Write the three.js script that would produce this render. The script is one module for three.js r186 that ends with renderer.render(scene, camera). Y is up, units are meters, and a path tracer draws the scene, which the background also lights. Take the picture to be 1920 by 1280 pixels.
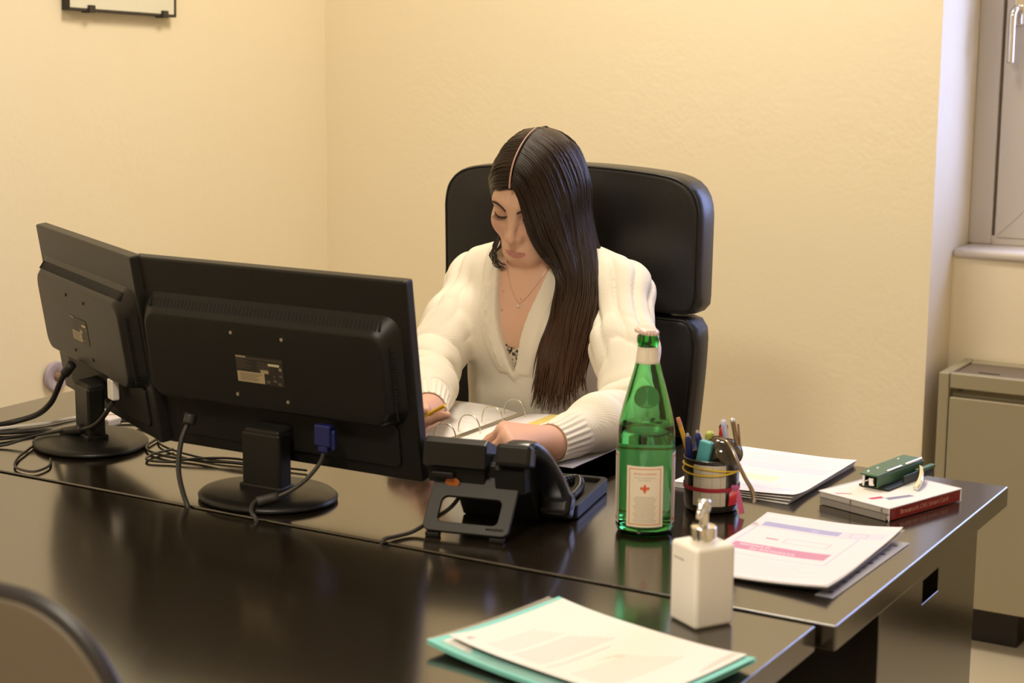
import * as THREE from 'three';
import { RoundedBoxGeometry } from 'three/addons/geometries/RoundedBoxGeometry.js';
import { mergeGeometries, mergeVertices, toCreasedNormals } from 'three/addons/utils/BufferGeometryUtils.js';
import { RectAreaLightUniformsLib } from 'three/addons/lights/RectAreaLightUniformsLib.js';
import { ImprovedNoise } from 'three/addons/math/ImprovedNoise.js';

// ---------------------------------------------------------------- camera, sky, lamps, exposure
const scene = new THREE.Scene();
const D2R = Math.PI / 180;
const camera = new THREE.PerspectiveCamera(22.125, 1.5, 0.1, 60);
camera.position.set(0.7177, 1.4791, 2.0127);
camera.rotation.set(-10.2167 * D2R, 30.6862 * D2R, 0.3648 * D2R, 'YXZ');
camera.focus = 3.15;
camera.userData.fStop = 5.0;
const renderer = new THREE.WebGLRenderer({ antialias: true });
renderer.toneMapping = THREE.LinearToneMapping;
renderer.toneMappingExposure = 1.04;
renderer.shadowMap.enabled = true;
scene.background = new THREE.Color().setRGB(0.52, 0.64, 1.2);      // overcast daylight outside the window
scene.backgroundIntensity = 8.5;
RectAreaLightUniformsLib.init();
const LAMP_COLOR = new THREE.Color().setRGB(1.0, 0.885, 0.71);
const LAMP_POWER = 37.5;
const LAMPS = [[-0.95, -1.1, 1.0], [-0.45, 1.7, 1.35]];      // ceiling panels: x, z, share of the power
const WINDOW_COLOR = new THREE.Color().setRGB(0.66, 0.74, 1.0);
const WINDOW_POWER = 0;

// ---------------------------------------------------------------- helpers
const V = (x, y, z) => new THREE.Vector3(x, y, z);
const rnd = (() => { let s = 12345; return () => { s = (s * 1664525 + 1013904223) >>> 0; return s / 4294967296; }; })();
const noise = new ImprovedNoise();
const used = new Map();
function numbered(name) { const n = used.get(name) || 0; used.set(name, n + 1); return n ? name + '_' + String(n).padStart(3, '0') : name; }
function tag(o, label, category, group) { o.userData.label = label; o.userData.category = category; if (group) o.userData.group = group; return o; }
function thing(name, label, category, [x, y, z] = [0, 0, 0], turn = 0, group) {
  const o = new THREE.Group(); o.name = numbered(name); scene.add(o);
  o.position.set(x, y, z); o.rotation.y = turn;
  return tag(o, label, category, group);
}
function part(name, geo, mat, parent, label) {
  const g = Array.isArray(geo) ? merged(geo) : geo;
  const m = new THREE.Mesh(g, mat); m.name = parent === scene ? numbered(name) : name;
  m.castShadow = m.receiveShadow = true; parent.add(m);
  if (label) m.userData.label = label;
  return m;
}
function struct(name, geo, mat, parent = scene) { const m = part(name, geo, mat, parent); if (parent === scene) m.userData.kind = 'structure'; return m; }
function plain(g) { const h = g.index ? g.toNonIndexed() : g; for (const k of Object.keys(h.attributes)) if (!['position', 'normal', 'uv'].includes(k)) h.deleteAttribute(k); if (!h.attributes.uv) h.setAttribute('uv', new THREE.Float32BufferAttribute(new Float32Array(h.attributes.position.count * 2), 2)); return h; }
function merged(list) { return mergeGeometries(list.map(plain)); }
function metric(g, s = 1) {                                              // uv in metres, chosen by the face's main direction
  g = g.index ? g.toNonIndexed() : g; g.computeVertexNormals && g.attributes.normal || g.computeVertexNormals();
  const p = g.attributes.position, n = g.attributes.normal, uv = new Float32Array(p.count * 2);
  for (let i = 0; i < p.count; i++) {
    const ax = Math.abs(n.getX(i)), ay = Math.abs(n.getY(i)), az = Math.abs(n.getZ(i)), x = p.getX(i), y = p.getY(i), z = p.getZ(i);
    const [u, v] = ay >= ax && ay >= az ? [x, z] : ax >= az ? [z, y] : [x, y];
    uv[i * 2] = u * s; uv[i * 2 + 1] = v * s;
  }
  g.setAttribute('uv', new THREE.BufferAttribute(uv, 2)); return g;
}
const span = (x0, x1, y0, y1, z0, z1, r = 0) => (r ? new RoundedBoxGeometry(x1 - x0, y1 - y0, z1 - z0, 3, r) : new THREE.BoxGeometry(x1 - x0, y1 - y0, z1 - z0)).translate((x0 + x1) / 2, (y0 + y1) / 2, (z0 + z1) / 2);
const rbox = (w, h, d, r = 0.002, s = 3) => new RoundedBoxGeometry(w, h, d, s, Math.min(r, w / 2.01, h / 2.01, d / 2.01));
function at(g, x, y, z, rx = 0, ry = 0, rz = 0) { return g.applyMatrix4(new THREE.Matrix4().compose(V(x, y, z), new THREE.Quaternion().setFromEuler(new THREE.Euler(rx, ry, rz, 'YXZ')), V(1, 1, 1))); }
const curveOf = (pts) => new THREE.CatmullRomCurve3(pts.map((p) => (p.isVector3 ? p : V(...p))), false, 'centripetal');
function tube(pts, r, seg = 40, sides = 8) { return capped(curveOf(pts), seg, () => r, sides); }
function capped(curve, seg, rad, sides = 8, flat = 1) {                  // a tube of varying radius, closed at both ends
  const fr = curve.computeFrenetFrames(seg, false), pos = [], uv = [], idx = [], p = V(0, 0, 0);
  for (let i = 0; i <= seg; i++) {
    curve.getPointAt(i / seg, p);
    const r = rad(i / seg);
    for (let j = 0; j < sides; j++) {
      const a = (j / sides) * Math.PI * 2, c = Math.cos(a) * r, s = Math.sin(a) * r * flat;
      pos.push(p.x + fr.normals[i].x * c + fr.binormals[i].x * s, p.y + fr.normals[i].y * c + fr.binormals[i].y * s, p.z + fr.normals[i].z * c + fr.binormals[i].z * s);
      uv.push(j / sides, i / seg);
    }
  }
  for (let i = 0; i < seg; i++) for (let j = 0; j < sides; j++) { const a = i * sides + j, b = i * sides + (j + 1) % sides; idx.push(a, b, a + sides, b, b + sides, a + sides); }
  for (const [i, flip] of [[0, 1], [seg, 0]]) {
    curve.getPointAt(i / seg, p); const c = pos.length / 3; pos.push(p.x, p.y, p.z); uv.push(0.5, 0.5);
    for (let j = 0; j < sides; j++) { const a = i * sides + j, b = i * sides + (j + 1) % sides; flip ? idx.push(c, b, a) : idx.push(c, a, b); }
  }
  const g = new THREE.BufferGeometry();
  g.setAttribute('position', new THREE.Float32BufferAttribute(pos, 3)); g.setAttribute('uv', new THREE.Float32BufferAttribute(uv, 2)); g.setIndex(idx); g.computeVertexNormals();
  return g;
}
function rod(a, b, r0, r1 = r0, sides = 16) { const A = V(...a), B = V(...b); return capped(new THREE.LineCurve3(A, B), 1, (t) => r0 + (r1 - r0) * t, sides); }
const lathe = (pts, seg = 48) => new THREE.LatheGeometry(pts.map(([r, y]) => new THREE.Vector2(r, y)), seg);
function poly(points, holes = []) { const s = new THREE.Shape(points.map(([x, y]) => new THREE.Vector2(x, y))); for (const h of holes) s.holes.push(new THREE.Path(h.map(([x, y]) => new THREE.Vector2(x, y)))); return s; }
function roundRect(x0, y0, x1, y1, r, path) {
  const s = path ? new THREE.Path() : new THREE.Shape();
  s.moveTo(x0 + r, y0); s.lineTo(x1 - r, y0); s.absarc(x1 - r, y0 + r, r, -Math.PI / 2, 0); s.lineTo(x1, y1 - r); s.absarc(x1 - r, y1 - r, r, 0, Math.PI / 2);
  s.lineTo(x0 + r, y1); s.absarc(x0 + r, y1 - r, r, Math.PI / 2, Math.PI); s.lineTo(x0, y0 + r); s.absarc(x0 + r, y0 + r, r, Math.PI, Math.PI * 1.5); return s;
}
const extrude = (shape, depth, bevel = 0, seg = 10) => new THREE.ExtrudeGeometry(shape, { depth: depth - 2 * bevel, bevelEnabled: bevel > 0, bevelSize: bevel, bevelThickness: bevel, bevelSegments: 3, bevelOffset: -bevel, curveSegments: seg }).translate(0, 0, bevel);
// a thin sheet lying in x (width) and z (depth), top face with uv 0..1 (v up = towards -z), height h(u, v)
function sheet(w, d, h = () => 0, t = 0.0004, nx = 16, nz = 16) {
  const pos = [], uv = [], idx = [];
  for (const top of [1, 0]) for (let j = 0; j <= nz; j++) for (let i = 0; i <= nx; i++) {
    const u = i / nx, v = j / nz; pos.push((u - 0.5) * w, h(u, v) + (top ? t : 0), (0.5 - v) * d); uv.push(u, v);
  }
  const n = (nx + 1) * (nz + 1), k = (i, j) => j * (nx + 1) + i;
  for (let j = 0; j < nz; j++) for (let i = 0; i < nx; i++) { const a = k(i, j), b = k(i + 1, j), c = k(i + 1, j + 1), e = k(i, j + 1); idx.push(a, b, c, a, c, e, n + a, n + c, n + b, n + a, n + e, n + c); }
  const side = (a, b) => idx.push(a, n + a, n + b, a, n + b, b);
  for (let i = 0; i < nx; i++) { side(k(i, 0), k(i + 1, 0)); side(k(i + 1, nz), k(i, nz)); }
  for (let j = 0; j < nz; j++) { side(k(0, j + 1), k(0, j)); side(k(nx, j), k(nx, j + 1)); }
  let g = new THREE.BufferGeometry(); g.setAttribute('position', new THREE.Float32BufferAttribute(pos, 3)); g.setAttribute('uv', new THREE.Float32BufferAttribute(uv, 2)); g.setIndex(idx);
  g = toCreasedNormals(g, 0.7); return g;
}
// ---------------------------------------------------------------- textures
function canvasTex(w, h, draw, srgb = true) {
  const c = document.createElement('canvas'); c.width = w; c.height = h; const x = c.getContext('2d'); draw(x, w, h);
  const t = new THREE.CanvasTexture(c); if (srgb) t.colorSpace = THREE.SRGBColorSpace; t.anisotropy = 8; return t;
}
function noiseTex(size, f, rep) {
  const d = new Uint8Array(size * size * 4);
  for (let y = 0; y < size; y++) for (let x = 0; x < size; x++) { const v = Math.max(0, Math.min(255, f(x / size, y / size) * 255)); const o = (y * size + x) * 4; d[o] = d[o + 1] = d[o + 2] = v; d[o + 3] = 255; }
  const t = new THREE.DataTexture(d, size, size); t.wrapS = t.wrapT = THREE.RepeatWrapping; t.magFilter = THREE.LinearFilter; t.repeat.set(rep, rep); t.needsUpdate = true; return t;
}
const per = (u, v, f, z) => {                                            // tileable noise
  const a = noise.noise(u * f, v * f, z), b = noise.noise((u - 1) * f, v * f, z), c = noise.noise(u * f, (v - 1) * f, z), e = noise.noise((u - 1) * f, (v - 1) * f, z);
  return (a * (1 - u) + b * u) * (1 - v) + (c * (1 - u) + e * u) * v;
};
const plasterBump = noiseTex(512, (u, v) => 0.5 + 0.35 * per(u, v, 60, 1.5) + 0.25 * per(u, v, 24, 7.3), 1.6);
const leatherBump = noiseTex(256, (u, v) => 0.5 + 0.5 * Math.abs(per(u, v, 40, 2.2)), 8);
const knitBump = noiseTex(256, (u, v) => { const r = Math.abs(Math.sin(u * Math.PI * 24)), s = 0.5 + 0.5 * Math.sin(v * Math.PI * 80 + (Math.floor(u * 24) % 2) * 1.5); return 0.55 * r + 0.3 * s * r + 0.15 * per(u, v, 30, 4); }, 11);
const grainBump = noiseTex(512, (u, v) => 0.5 + 0.5 * per(u, v * 0.12, 90, 5.1), 2.2);
// ---------------------------------------------------------------- materials
const std = (r, g, b, rough = 0.6, extra = {}) => { const m = new THREE.MeshPhysicalMaterial({ roughness: rough, ...extra }); m.color.setRGB(r, g, b); return m; };
const M = {
  wall: std(0.86, 0.76, 0.555, 0.9, { bumpMap: plasterBump, bumpScale: 0.0009 }),
  ceiling: std(0.85, 0.82, 0.74, 0.95),
  floor: std(0.60, 0.53, 0.40, 0.45),
  desk: std(0.012, 0.0082, 0.0047, 0.16, { bumpMap: grainBump, bumpScale: 0.00004, ior: 2.0, clearcoat: 0.5, clearcoatRoughness: 0.13 }),
  deskGap: std(0.008, 0.006, 0.005, 0.7),
  plastic: std(0.008, 0.0075, 0.007, 0.38, { specularIntensity: 0.65 }),
  plasticMatte: std(0.011, 0.010, 0.009, 0.52, { specularIntensity: 0.5 }),
  plasticGloss: std(0.012, 0.012, 0.013, 0.18),
  slot: std(0.004, 0.004, 0.004, 0.9),
  cable: std(0.018, 0.016, 0.014, 0.5),
  whitePlastic: std(0.75, 0.72, 0.68, 0.45),
  chrome: std(0.82, 0.80, 0.77, 0.12, { metalness: 1 }),
  brass: std(0.85, 0.62, 0.25, 0.25, { metalness: 1 }),
  wire: std(0.75, 0.70, 0.58, 0.25, { metalness: 1 }),
  paper: std(0.80, 0.77, 0.75, 0.85),
  ceramic: std(0.88, 0.84, 0.77, 0.22),
  leather: std(0.012, 0.011, 0.011, 0.36, { bumpMap: leatherBump, bumpScale: 0.0006 }),
  windowFrame: std(0.62, 0.56, 0.49, 0.5),
  radiator: std(0.33, 0.285, 0.185, 0.45),
  darkMetal: std(0.018, 0.012, 0.010, 0.5),
};
// ---------------------------------------------------------------- the room
const XL = -2.31, ZB = -2.04, XR = 2.6, ZF = 3.7, YC = 3.0, RX0 = -0.53, RX1 = 0.85, ZN = -2.22, ZW = -2.34, SILL = 0.95, HEAD = 2.35;
struct('floor', metric(span(XL - 0.2, XR + 0.2, -0.12, 0, ZW - 0.3, ZF + 0.2)), M.floor);
struct('ceiling', metric(span(XL - 0.2, XR + 0.2, YC, YC + 0.15, ZW - 0.3, ZF + 0.2)), M.ceiling);
struct('wall_left', metric(span(XL - 0.2, XL, 0, YC, ZW - 0.3, ZF + 0.2)), M.wall);
struct('wall_right', metric(span(XR, XR + 0.2, 0, YC, ZW - 0.3, ZF + 0.2)), M.wall);
struct('wall_front', metric(span(XL, XR, 0, YC, ZF, ZF + 0.2)), M.wall);
struct('wall_back', [
  metric(span(XL, RX0, 0, YC, ZW - 0.25, ZB)), metric(span(RX1, XR, 0, YC, ZW - 0.25, ZB)),
  metric(span(RX0, RX1, HEAD, YC, ZW - 0.25, ZB)), metric(span(RX0, RX1, 0, SILL - 0.02, ZW - 0.25, ZN)),
], M.wall);
struct('window_sill', metric(span(RX0, RX1, SILL - 0.024, SILL, ZW - 0.06, ZN + 0.012, 0.011)), M.windowFrame);
{
  const w = new THREE.Group(); w.name = 'window_1'; w.userData.kind = 'structure'; scene.add(w);
  const F = M.windowFrame, zf = ZW;
  // outer frame of four bars, then two opening sashes
  const fw = 0.058, mid = (RX0 + RX1) / 2;
  part('frame_bar', rbox(fw, HEAD - SILL, 0.07, 0.003).translate(RX0 + fw / 2, (HEAD + SILL) / 2 + 0.0005, zf - 0.035), F, w);
  part('frame_bar', rbox(fw, HEAD - SILL, 0.07, 0.003).translate(RX1 - fw / 2, (HEAD + SILL) / 2, zf - 0.035), F, w);
  part('frame_bar', rbox(RX1 - RX0 - 2 * fw, 0.022, 0.07, 0.003).translate(mid, SILL + 0.011, zf - 0.035), F, w);
  part('frame_bar', rbox(RX1 - RX0 - 2 * fw, fw, 0.07, 0.003).translate(mid, HEAD - fw / 2, zf - 0.035), F, w);
  const sash = (x0, x1, handleX) => {
    const y0 = SILL + 0.016, y1 = HEAD - 0.045, b = 0.095, z = zf - 0.012, parts = [];
    const bar = (pts) => extrude(poly(pts), 0.045, 0.003).translate(0, 0, z - 0.033);
    const lo = poly([[x0, y0], [x1, y0], [x1 - b, y0 + b], [x0 + b, y0 + b]]);
    const s = part('sash', [
      bar([[x0, y0], [x1, y0], [x1 - b, y0 + b], [x0 + b, y0 + b]]), bar([[x0, y1], [x0 + b, y1 - b], [x1 - b, y1 - b], [x1, y1]]),
      bar([[x0, y0], [x0 + b, y0 + b], [x0 + b, y1 - b], [x0, y1]]), bar([[x1, y0], [x1, y1], [x1 - b, y1 - b], [x1 - b, y0 + b]]),
    ], F, w);
    part('bead', [span(x0 + b - 0.012, x0 + b, y0 + b, y1 - b, z - 0.02, z + 0.002), span(x1 - b, x1 - b + 0.012, y0 + b, y1 - b, z - 0.02, z + 0.002), span(x0 + b, x1 - b, y0 + b - 0.012, y0 + b, z - 0.02, z + 0.002)], F, s);
    part('pane', span(x0 + b - 0.01, x1 - b + 0.01, y0 + b - 0.01, y1 - b + 0.01, z - 0.024, z - 0.020), std(0.97, 0.98, 1, 0.0, { transmission: 1, thickness: 0, ior: 1.5 }), s);
    if (handleX) {
      const h = part('handle', [rbox(0.026, 0.07, 0.01, 0.004).translate(handleX, 1.525, z + 0.017), tube([[handleX, 1.53, z + 0.02], [handleX, 1.53, z + 0.045], [handleX - 0.004, 1.52, z + 0.056], [handleX - 0.005, 1.46, z + 0.057], [handleX - 0.005, 1.40, z + 0.055]], 0.0085, 30, 12)], M.chrome, w, 'chrome window handle');
      part('backplate', rbox(0.034, 0.03, 0.006, 0.003).translate(handleX + 0.004, 1.53, z + 0.014), M.brass, h, 'brass backplate');
    }
    // dark gasket gap between frame and sash
  };
  sash(RX0 + fw - 0.004 + 0.012, mid - 0.002, -0.432);
  sash(mid + 0.002, RX1 - fw - 0.008, 0);
  part('gasket', [span(RX0 + fw - 0.002, RX0 + fw + 0.012, SILL + 0.02, HEAD - 0.05, zf - 0.045, zf - 0.02)], std(0.34, 0.25, 0.17, 0.7), w);
}
// ceiling lamps: a panel with a glowing diffuser and an area light just below it
LAMPS.forEach(([x, z, share], i) => {
  const where = ['above the woman at the back of the room', 'above the visitor side of the room'][i];
  const t = thing('ceiling_light', 'square ceiling light panel ' + where, 'ceiling light', [x, YC, z], 0, 'ceiling light panels');
  part('frame', [span(-0.31, 0.31, -0.03, 0, -0.31, -0.29), span(-0.31, 0.31, -0.03, 0, 0.29, 0.31), span(-0.31, -0.29, -0.03, 0, -0.29, 0.29), span(0.29, 0.31, -0.03, 0, -0.29, 0.29)], M.whitePlastic, t);
  const e = std(0.8, 0.8, 0.8, 0.8); e.emissive.copy(LAMP_COLOR); e.emissiveIntensity = 1.5;
  part('diffuser', span(-0.29, 0.29, -0.02, -0.012, -0.29, 0.29), e, t);
  const l = new THREE.RectAreaLight(LAMP_COLOR, LAMP_POWER * share, 0.57, 0.57); l.position.set(0, -0.026, 0); l.rotation.x = -Math.PI / 2; l.name = 'lamp'; t.add(l);
});
// picture on the left wall (only its lower edge is in view), hanging a little askew
{
  const g = thing('picture_frame', 'frameless clip picture with dark edge hanging on the left wall', 'picture', [XL, 1.514, -1.02]);
  const tilt = (ge) => ge.rotateX(-0.04).translate(0, 0, 0);
  part('backing_board', tilt(span(0.002, 0.020, 0, 0.5, -0.365, 0.002)), std(0.035, 0.018, 0.014, 0.6), g, 'dark brown backing board');
  part('picture_sheet', tilt(span(0.020, 0.0215, 0.004, 0.495, -0.362, -0.002)), std(0.80, 0.78, 0.64, 0.5), g);
  part('glass_pane', tilt(span(0.0217, 0.0235, 0.001, 0.499, -0.364, 0.001)), std(1, 1, 1, 0.02, { transmission: 1, thickness: 0 }), g);
  part('frame_edge', [tilt(span(0.002, 0.025, -0.003, 0.0005, -0.366, 0.003)), tilt(span(0.002, 0.025, 0, 0.5, -0.3665, -0.364)), tilt(span(0.002, 0.025, 0, 0.5, 0.0005, 0.003))], std(0.02, 0.017, 0.015, 0.5), g);
  for (const z of [-0.07, -0.325]) part('clip', tilt(span(0.0, 0.029, -0.006, 0.012, z - 0.01, z + 0.01, 0.002)), std(0.03, 0.027, 0.018, 0.4), g);
}
// ---------------------------------------------------------------- fan coil unit below the window
{
  const t = thing('fan_coil_unit', 'beige metal fan coil unit on black feet below the window', 'radiator', [-0.485, 0, -2.0]);
  const W = 1.15, H = 0.68, D = 0.21, y0 = 0.112, m = M.radiator;
  part('side_cover', [span(0, 0.025, y0, H, -D, 0, 0.004)], m, t);
  part('side_cover', [span(W - 0.025, W, y0, H, -D, 0, 0.004)], m, t);
  part('front_panel', [span(0.027, W - 0.027, y0, 0.622, -0.03, -0.001, 0.003)], m, t);
  part('front_rail', [span(0.027, W - 0.027, 0.644, H, -0.022, -0.0005, 0.003)], m, t);
  part('slot_back', [span(0.026, W - 0.026, 0.60, 0.65, -0.05, -0.030)], m, t);
  part('top_plate', [span(0.027, W - 0.027, 0.655, H - 0.006, -0.17, -0.023, 0.001)], std(0.17, 0.13, 0.10, 0.5), t, 'grey brown recessed top plate');
  part('top_rail', [span(0.027, W - 0.027, 0.645, H - 0.001, -D, -0.170, 0.002)], m, t);
  part('slot', [span(0.075, 0.125, H - 0.0065, H - 0.0055, -0.075, -0.066)], M.slot, t);
  part('screw', [at(new THREE.CylinderGeometry(0.004, 0.004, 0.006, 14), 0.048, 0.634, -0.028, Math.PI / 2)], M.chrome, t);
  part('foot', [span(0.0, 0.197, 0, y0 + 0.002, -0.19, -0.095, 0.003)], M.darkMetal, t);
  part('foot', [span(W - 0.197, W, 0, y0 + 0.002, -0.19, -0.095, 0.003)], M.darkMetal, t);
}
// ---------------------------------------------------------------- the two desks
const TOP = 0.74;
{
  const t = thing('office_desk', 'dark espresso office desk holding monitors, binder and bottle', 'desk', [-0.9225, 0, -0.4]);
  const X0 = -0.9225, X1 = 0.9225;
  part('desk_top', metric(span(X0, X1, 0.706, TOP, -0.4, 0.4, 0.0025)), M.desk, t);
  const side = (x) => { const hole = [[-0.043, 0.662], [0.034, 0.662], [0.034, 0.698], [-0.043, 0.698]]; return extrude(poly([[-0.24, 0], [0.222, 0], [0.222, 0.706], [-0.24, 0.706]], [hole.map(([z, y]) => [z, y])]), 0.025, 0.0012).rotateY(-Math.PI / 2).translate(x, 0, 0); };
  part('side_panel', metric(side(X1 - 0.003)), M.desk, t, 'side panel with a square cable hole');
  part('side_panel', metric(side(X0 + 0.028)), M.desk, t, 'side panel with a square cable hole');
  part('back_panel', metric(span(X0 + 0.03, X1 - 0.03, 0.32, 0.704, 0.18, 0.198, 0.002)), M.desk, t);
  part('under_rail', metric(span(X0 + 0.03, X1 - 0.055, 0.66, 0.704, -0.03, 0.03, 0.002)), M.deskGap, t);
  part('under_rail', metric(span(X1 - 0.10, X1 - 0.030, 0.60, 0.704, -0.10, 0.10, 0.002)), M.deskGap, t);
}
{
  const t = thing('office_desk', 'dark espresso visitor desk in front, holding the turquoise folder', 'desk', [-0.945, 0, 0.412]);
  const X0 = -0.9225, X1 = 0.9225;
  part('desk_top', metric(span(X0, X1, 0.706, TOP, -0.4, 0.4, 0.0025)), M.desk, t);
  part('side_panel', metric(span(X1 - 0.075, X1 - 0.05, 0, 0.706, -0.22, 0.24, 0.002)), M.desk, t);
  part('side_panel', metric(span(X0 + 0.05, X0 + 0.075, 0, 0.706, -0.22, 0.24, 0.002)), M.desk, t);
  part('back_panel', metric(span(X0 + 0.08, X1 - 0.08, 0.32, 0.704, -0.2, -0.182, 0.002)), M.desk, t);
}
// ---------------------------------------------------------------- monitors, seen from behind
const stickerTex = (seed) => canvasTex(512, 256, (x, w, h) => {
  x.fillStyle = '#241f1a'; x.fillRect(0, 0, w, h);
  x.fillStyle = '#8d8068'; x.fillRect(4, 4, 110, 18);
  x.fillStyle = '#4d4436'; for (let i = 0; i < 9; i++) x.fillRect(6, 30 + i * 11, 70 + ((i * 37 + seed * 13) % 120), 4);
  x.fillStyle = '#6b604c'; x.fillRect(120, 20, 380, 3);
  for (let i = 0; i < 8; i++) { x.fillStyle = i % 2 ? '#51483a' : '#3b342a'; x.fillRect(230, 44 + i * 12, 90 + ((i * 53) % 110), 5); }
  x.fillStyle = '#c3b592'; x.fillRect(350, 52, 120, 22);
  x.fillStyle = '#9c8d70'; x.fillRect(262, 118, 86, 32);
  x.fillStyle = '#a39374'; x.fillRect(6, 150, 294, 98); x.fillStyle = '#5d5240'; for (let i = 0; i < 5; i++) x.fillRect(34, 166 + i * 15, 240 - ((i * 29) % 60), 6);
  x.fillStyle = '#83765d'; x.font = 'bold 34px sans-serif'; x.fillText('CE', 318, 236); x.fillText('UL', 392, 222); x.fillText('FC', 444, 246);
  x.beginPath(); x.arc(478, 96, 16, 0, 7); x.fill(); x.font = 'bold 26px sans-serif'; x.fillText('PG', 462, 170); x.fillText('S', 400, 176);
});
function monitor(label, pos, turn, seed, back) {
  const t = thing('computer_monitor', label, 'monitor', pos, turn), P = M.plastic;
  part('base', lathe([[0.0001, 0], [0.110, 0], [0.118, 0.003], [0.1185, 0.007], [0.113, 0.0115], [0.095, 0.0145], [0.03, 0.017], [0.0001, 0.017]], 72).scale(0.985, 1, 0.84), P, t);
  part('stand_neck', [rbox(0.076, 0.10, 0.032, 0.005).translate(-0.003, 0.058, -0.002), rbox(0.082, 0.010, 0.04, 0.003).translate(-0.003, 0.019, -0.002)], P, t);
  part('tilt_bracket', at(rbox(0.070, 0.03, 0.046, 0.006), -0.003, 0.101, -0.013, 0.14), M.plasticMatte, t);
  const T = -8.2 * D2R, pivot = (g) => g.rotateX(-T).translate(0, 0.213, -0.026);   // the head of the monitor leans back: top towards +z
  const w = 0.54, h = 0.318;
  part('screen_frame', pivot(rbox(w, h, 0.022, 0.004)), P, t);
  part('screen', pivot(span(-w / 2 + 0.014, w / 2 - 0.014, -h / 2 + 0.018, h / 2 - 0.014, -0.0125, -0.0105)), std(0.02, 0.022, 0.026, 0.15), t);
  // raised rear housing with sloping shoulders
  const hx = 0.232, hy0 = -0.066, hy1 = 0.078, hd = 0.036;
  const lofted = () => {
    const ring = (x0, x1, y0, y1, r, z) => { const o = []; [[x1 - r, y0 + r, -90], [x1 - r, y1 - r, 0], [x0 + r, y1 - r, 90], [x0 + r, y0 + r, 180]].forEach(([cx, cy, a]) => { for (let k = 0; k <= 8; k++) { const t = (a + k * 11.25) * D2R; o.push([cx + Math.cos(t) * r, cy + Math.sin(t) * r, z]); } }); return o; };
    const rings = [ring(-hx - 0.024, hx + 0.024, hy0 - 0.006, hy1 + 0.026, 0.03, 0.010), ring(-hx - 0.016, hx + 0.018, hy0 - 0.004, hy1 + 0.020, 0.03, 0.016), ring(-hx - 0.006, hx + 0.006, hy0 - 0.002, hy1 + 0.004, 0.028, hd - 0.004), ring(-hx - 0.002, hx + 0.002, hy0, hy1, 0.026, hd), ring(-hx + 0.003, hx - 0.003, hy0 + 0.004, hy1 - 0.005, 0.022, hd + 0.0016)];
    const n = rings[0].length, pos = rings.flat(2), idx = [];
    for (let r = 0; r + 1 < rings.length; r++) for (let i = 0; i < n; i++) { const a = r * n + i, b = r * n + (i + 1) % n; idx.push(a, b, b + n, a, b + n, a + n); }
    const c = pos.length / 3; pos.push(0, 0, hd + 0.0016); for (let i = 0; i < n; i++) idx.push(c, (rings.length - 1) * n + i, (rings.length - 1) * n + (i + 1) % n);
    const g = new THREE.BufferGeometry(); g.setAttribute('position', new THREE.Float32BufferAttribute(pos, 3)); g.setIndex(idx); g.computeVertexNormals(); return g;
  };
  part('rear_housing', pivot(lofted()), P, t);
  part('lower_cover', pivot(extrude(roundRect(-0.20, -0.138, 0.235, -0.068, 0.012), 0.004, 0.0012).translate(0, 0, 0.0105)), M.plasticMatte, t);
  // ventilation slots along the sloping shoulder and on the right flank
  const slots = [];
  const nSlots = 62;
  for (let i = 0; i < nSlots; i++) { const x = -hx + 0.006 + (i / (nSlots - 1)) * (2 * hx - 0.012); slots.push(at(new THREE.BoxGeometry(0.0030, 0.016, 0.003), x, hy1 + 0.0112, 0.0232, -0.79, 0, 0.18)); }
  part('vent', slots.map((g) => pivot(g)), M.slot, t).userData.kind = 'stuff';
  const flank = []; for (let i = 0; i < 22; i++) flank.push(at(new THREE.BoxGeometry(0.003, 0.0026, 0.015), hx + 0.0125, hy0 + 0.012 + i * 0.0052, 0.024, 0, 0.55));
  part('side_vent', flank.map((g) => pivot(g)), M.slot, t).userData.kind = 'stuff';
  const sm = back ? std(0.014, 0.013, 0.012, 0.5) : M.wire;
  for (const [x, y] of [[-0.05, 0.058], [0.05, 0.056], [-0.05, -0.044], [0.05, -0.046]]) part('screw', pivot(at(new THREE.CylinderGeometry(0.0030, 0.0030, 0.003, 14), x - 0.002, y, hd + 0.0018, Math.PI / 2)), sm, t);
  part('sticker', pivot(new THREE.PlaneGeometry(0.094, 0.045).translate(-0.002, 0.0, hd + 0.0022)), new THREE.MeshPhysicalMaterial({ map: stickerTex(seed), roughness: 0.5 }), t, 'dark type label with white fields');
  return t;
}
monitor('black monitor seen from behind, in front of the woman\'s right arm', [-0.985, TOP, -0.100], 0, 1, false);
monitor('black monitor at the left, turned towards the left wall', [-1.478, TOP, -0.215], -28.4 * D2R, 5, true);

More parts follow.
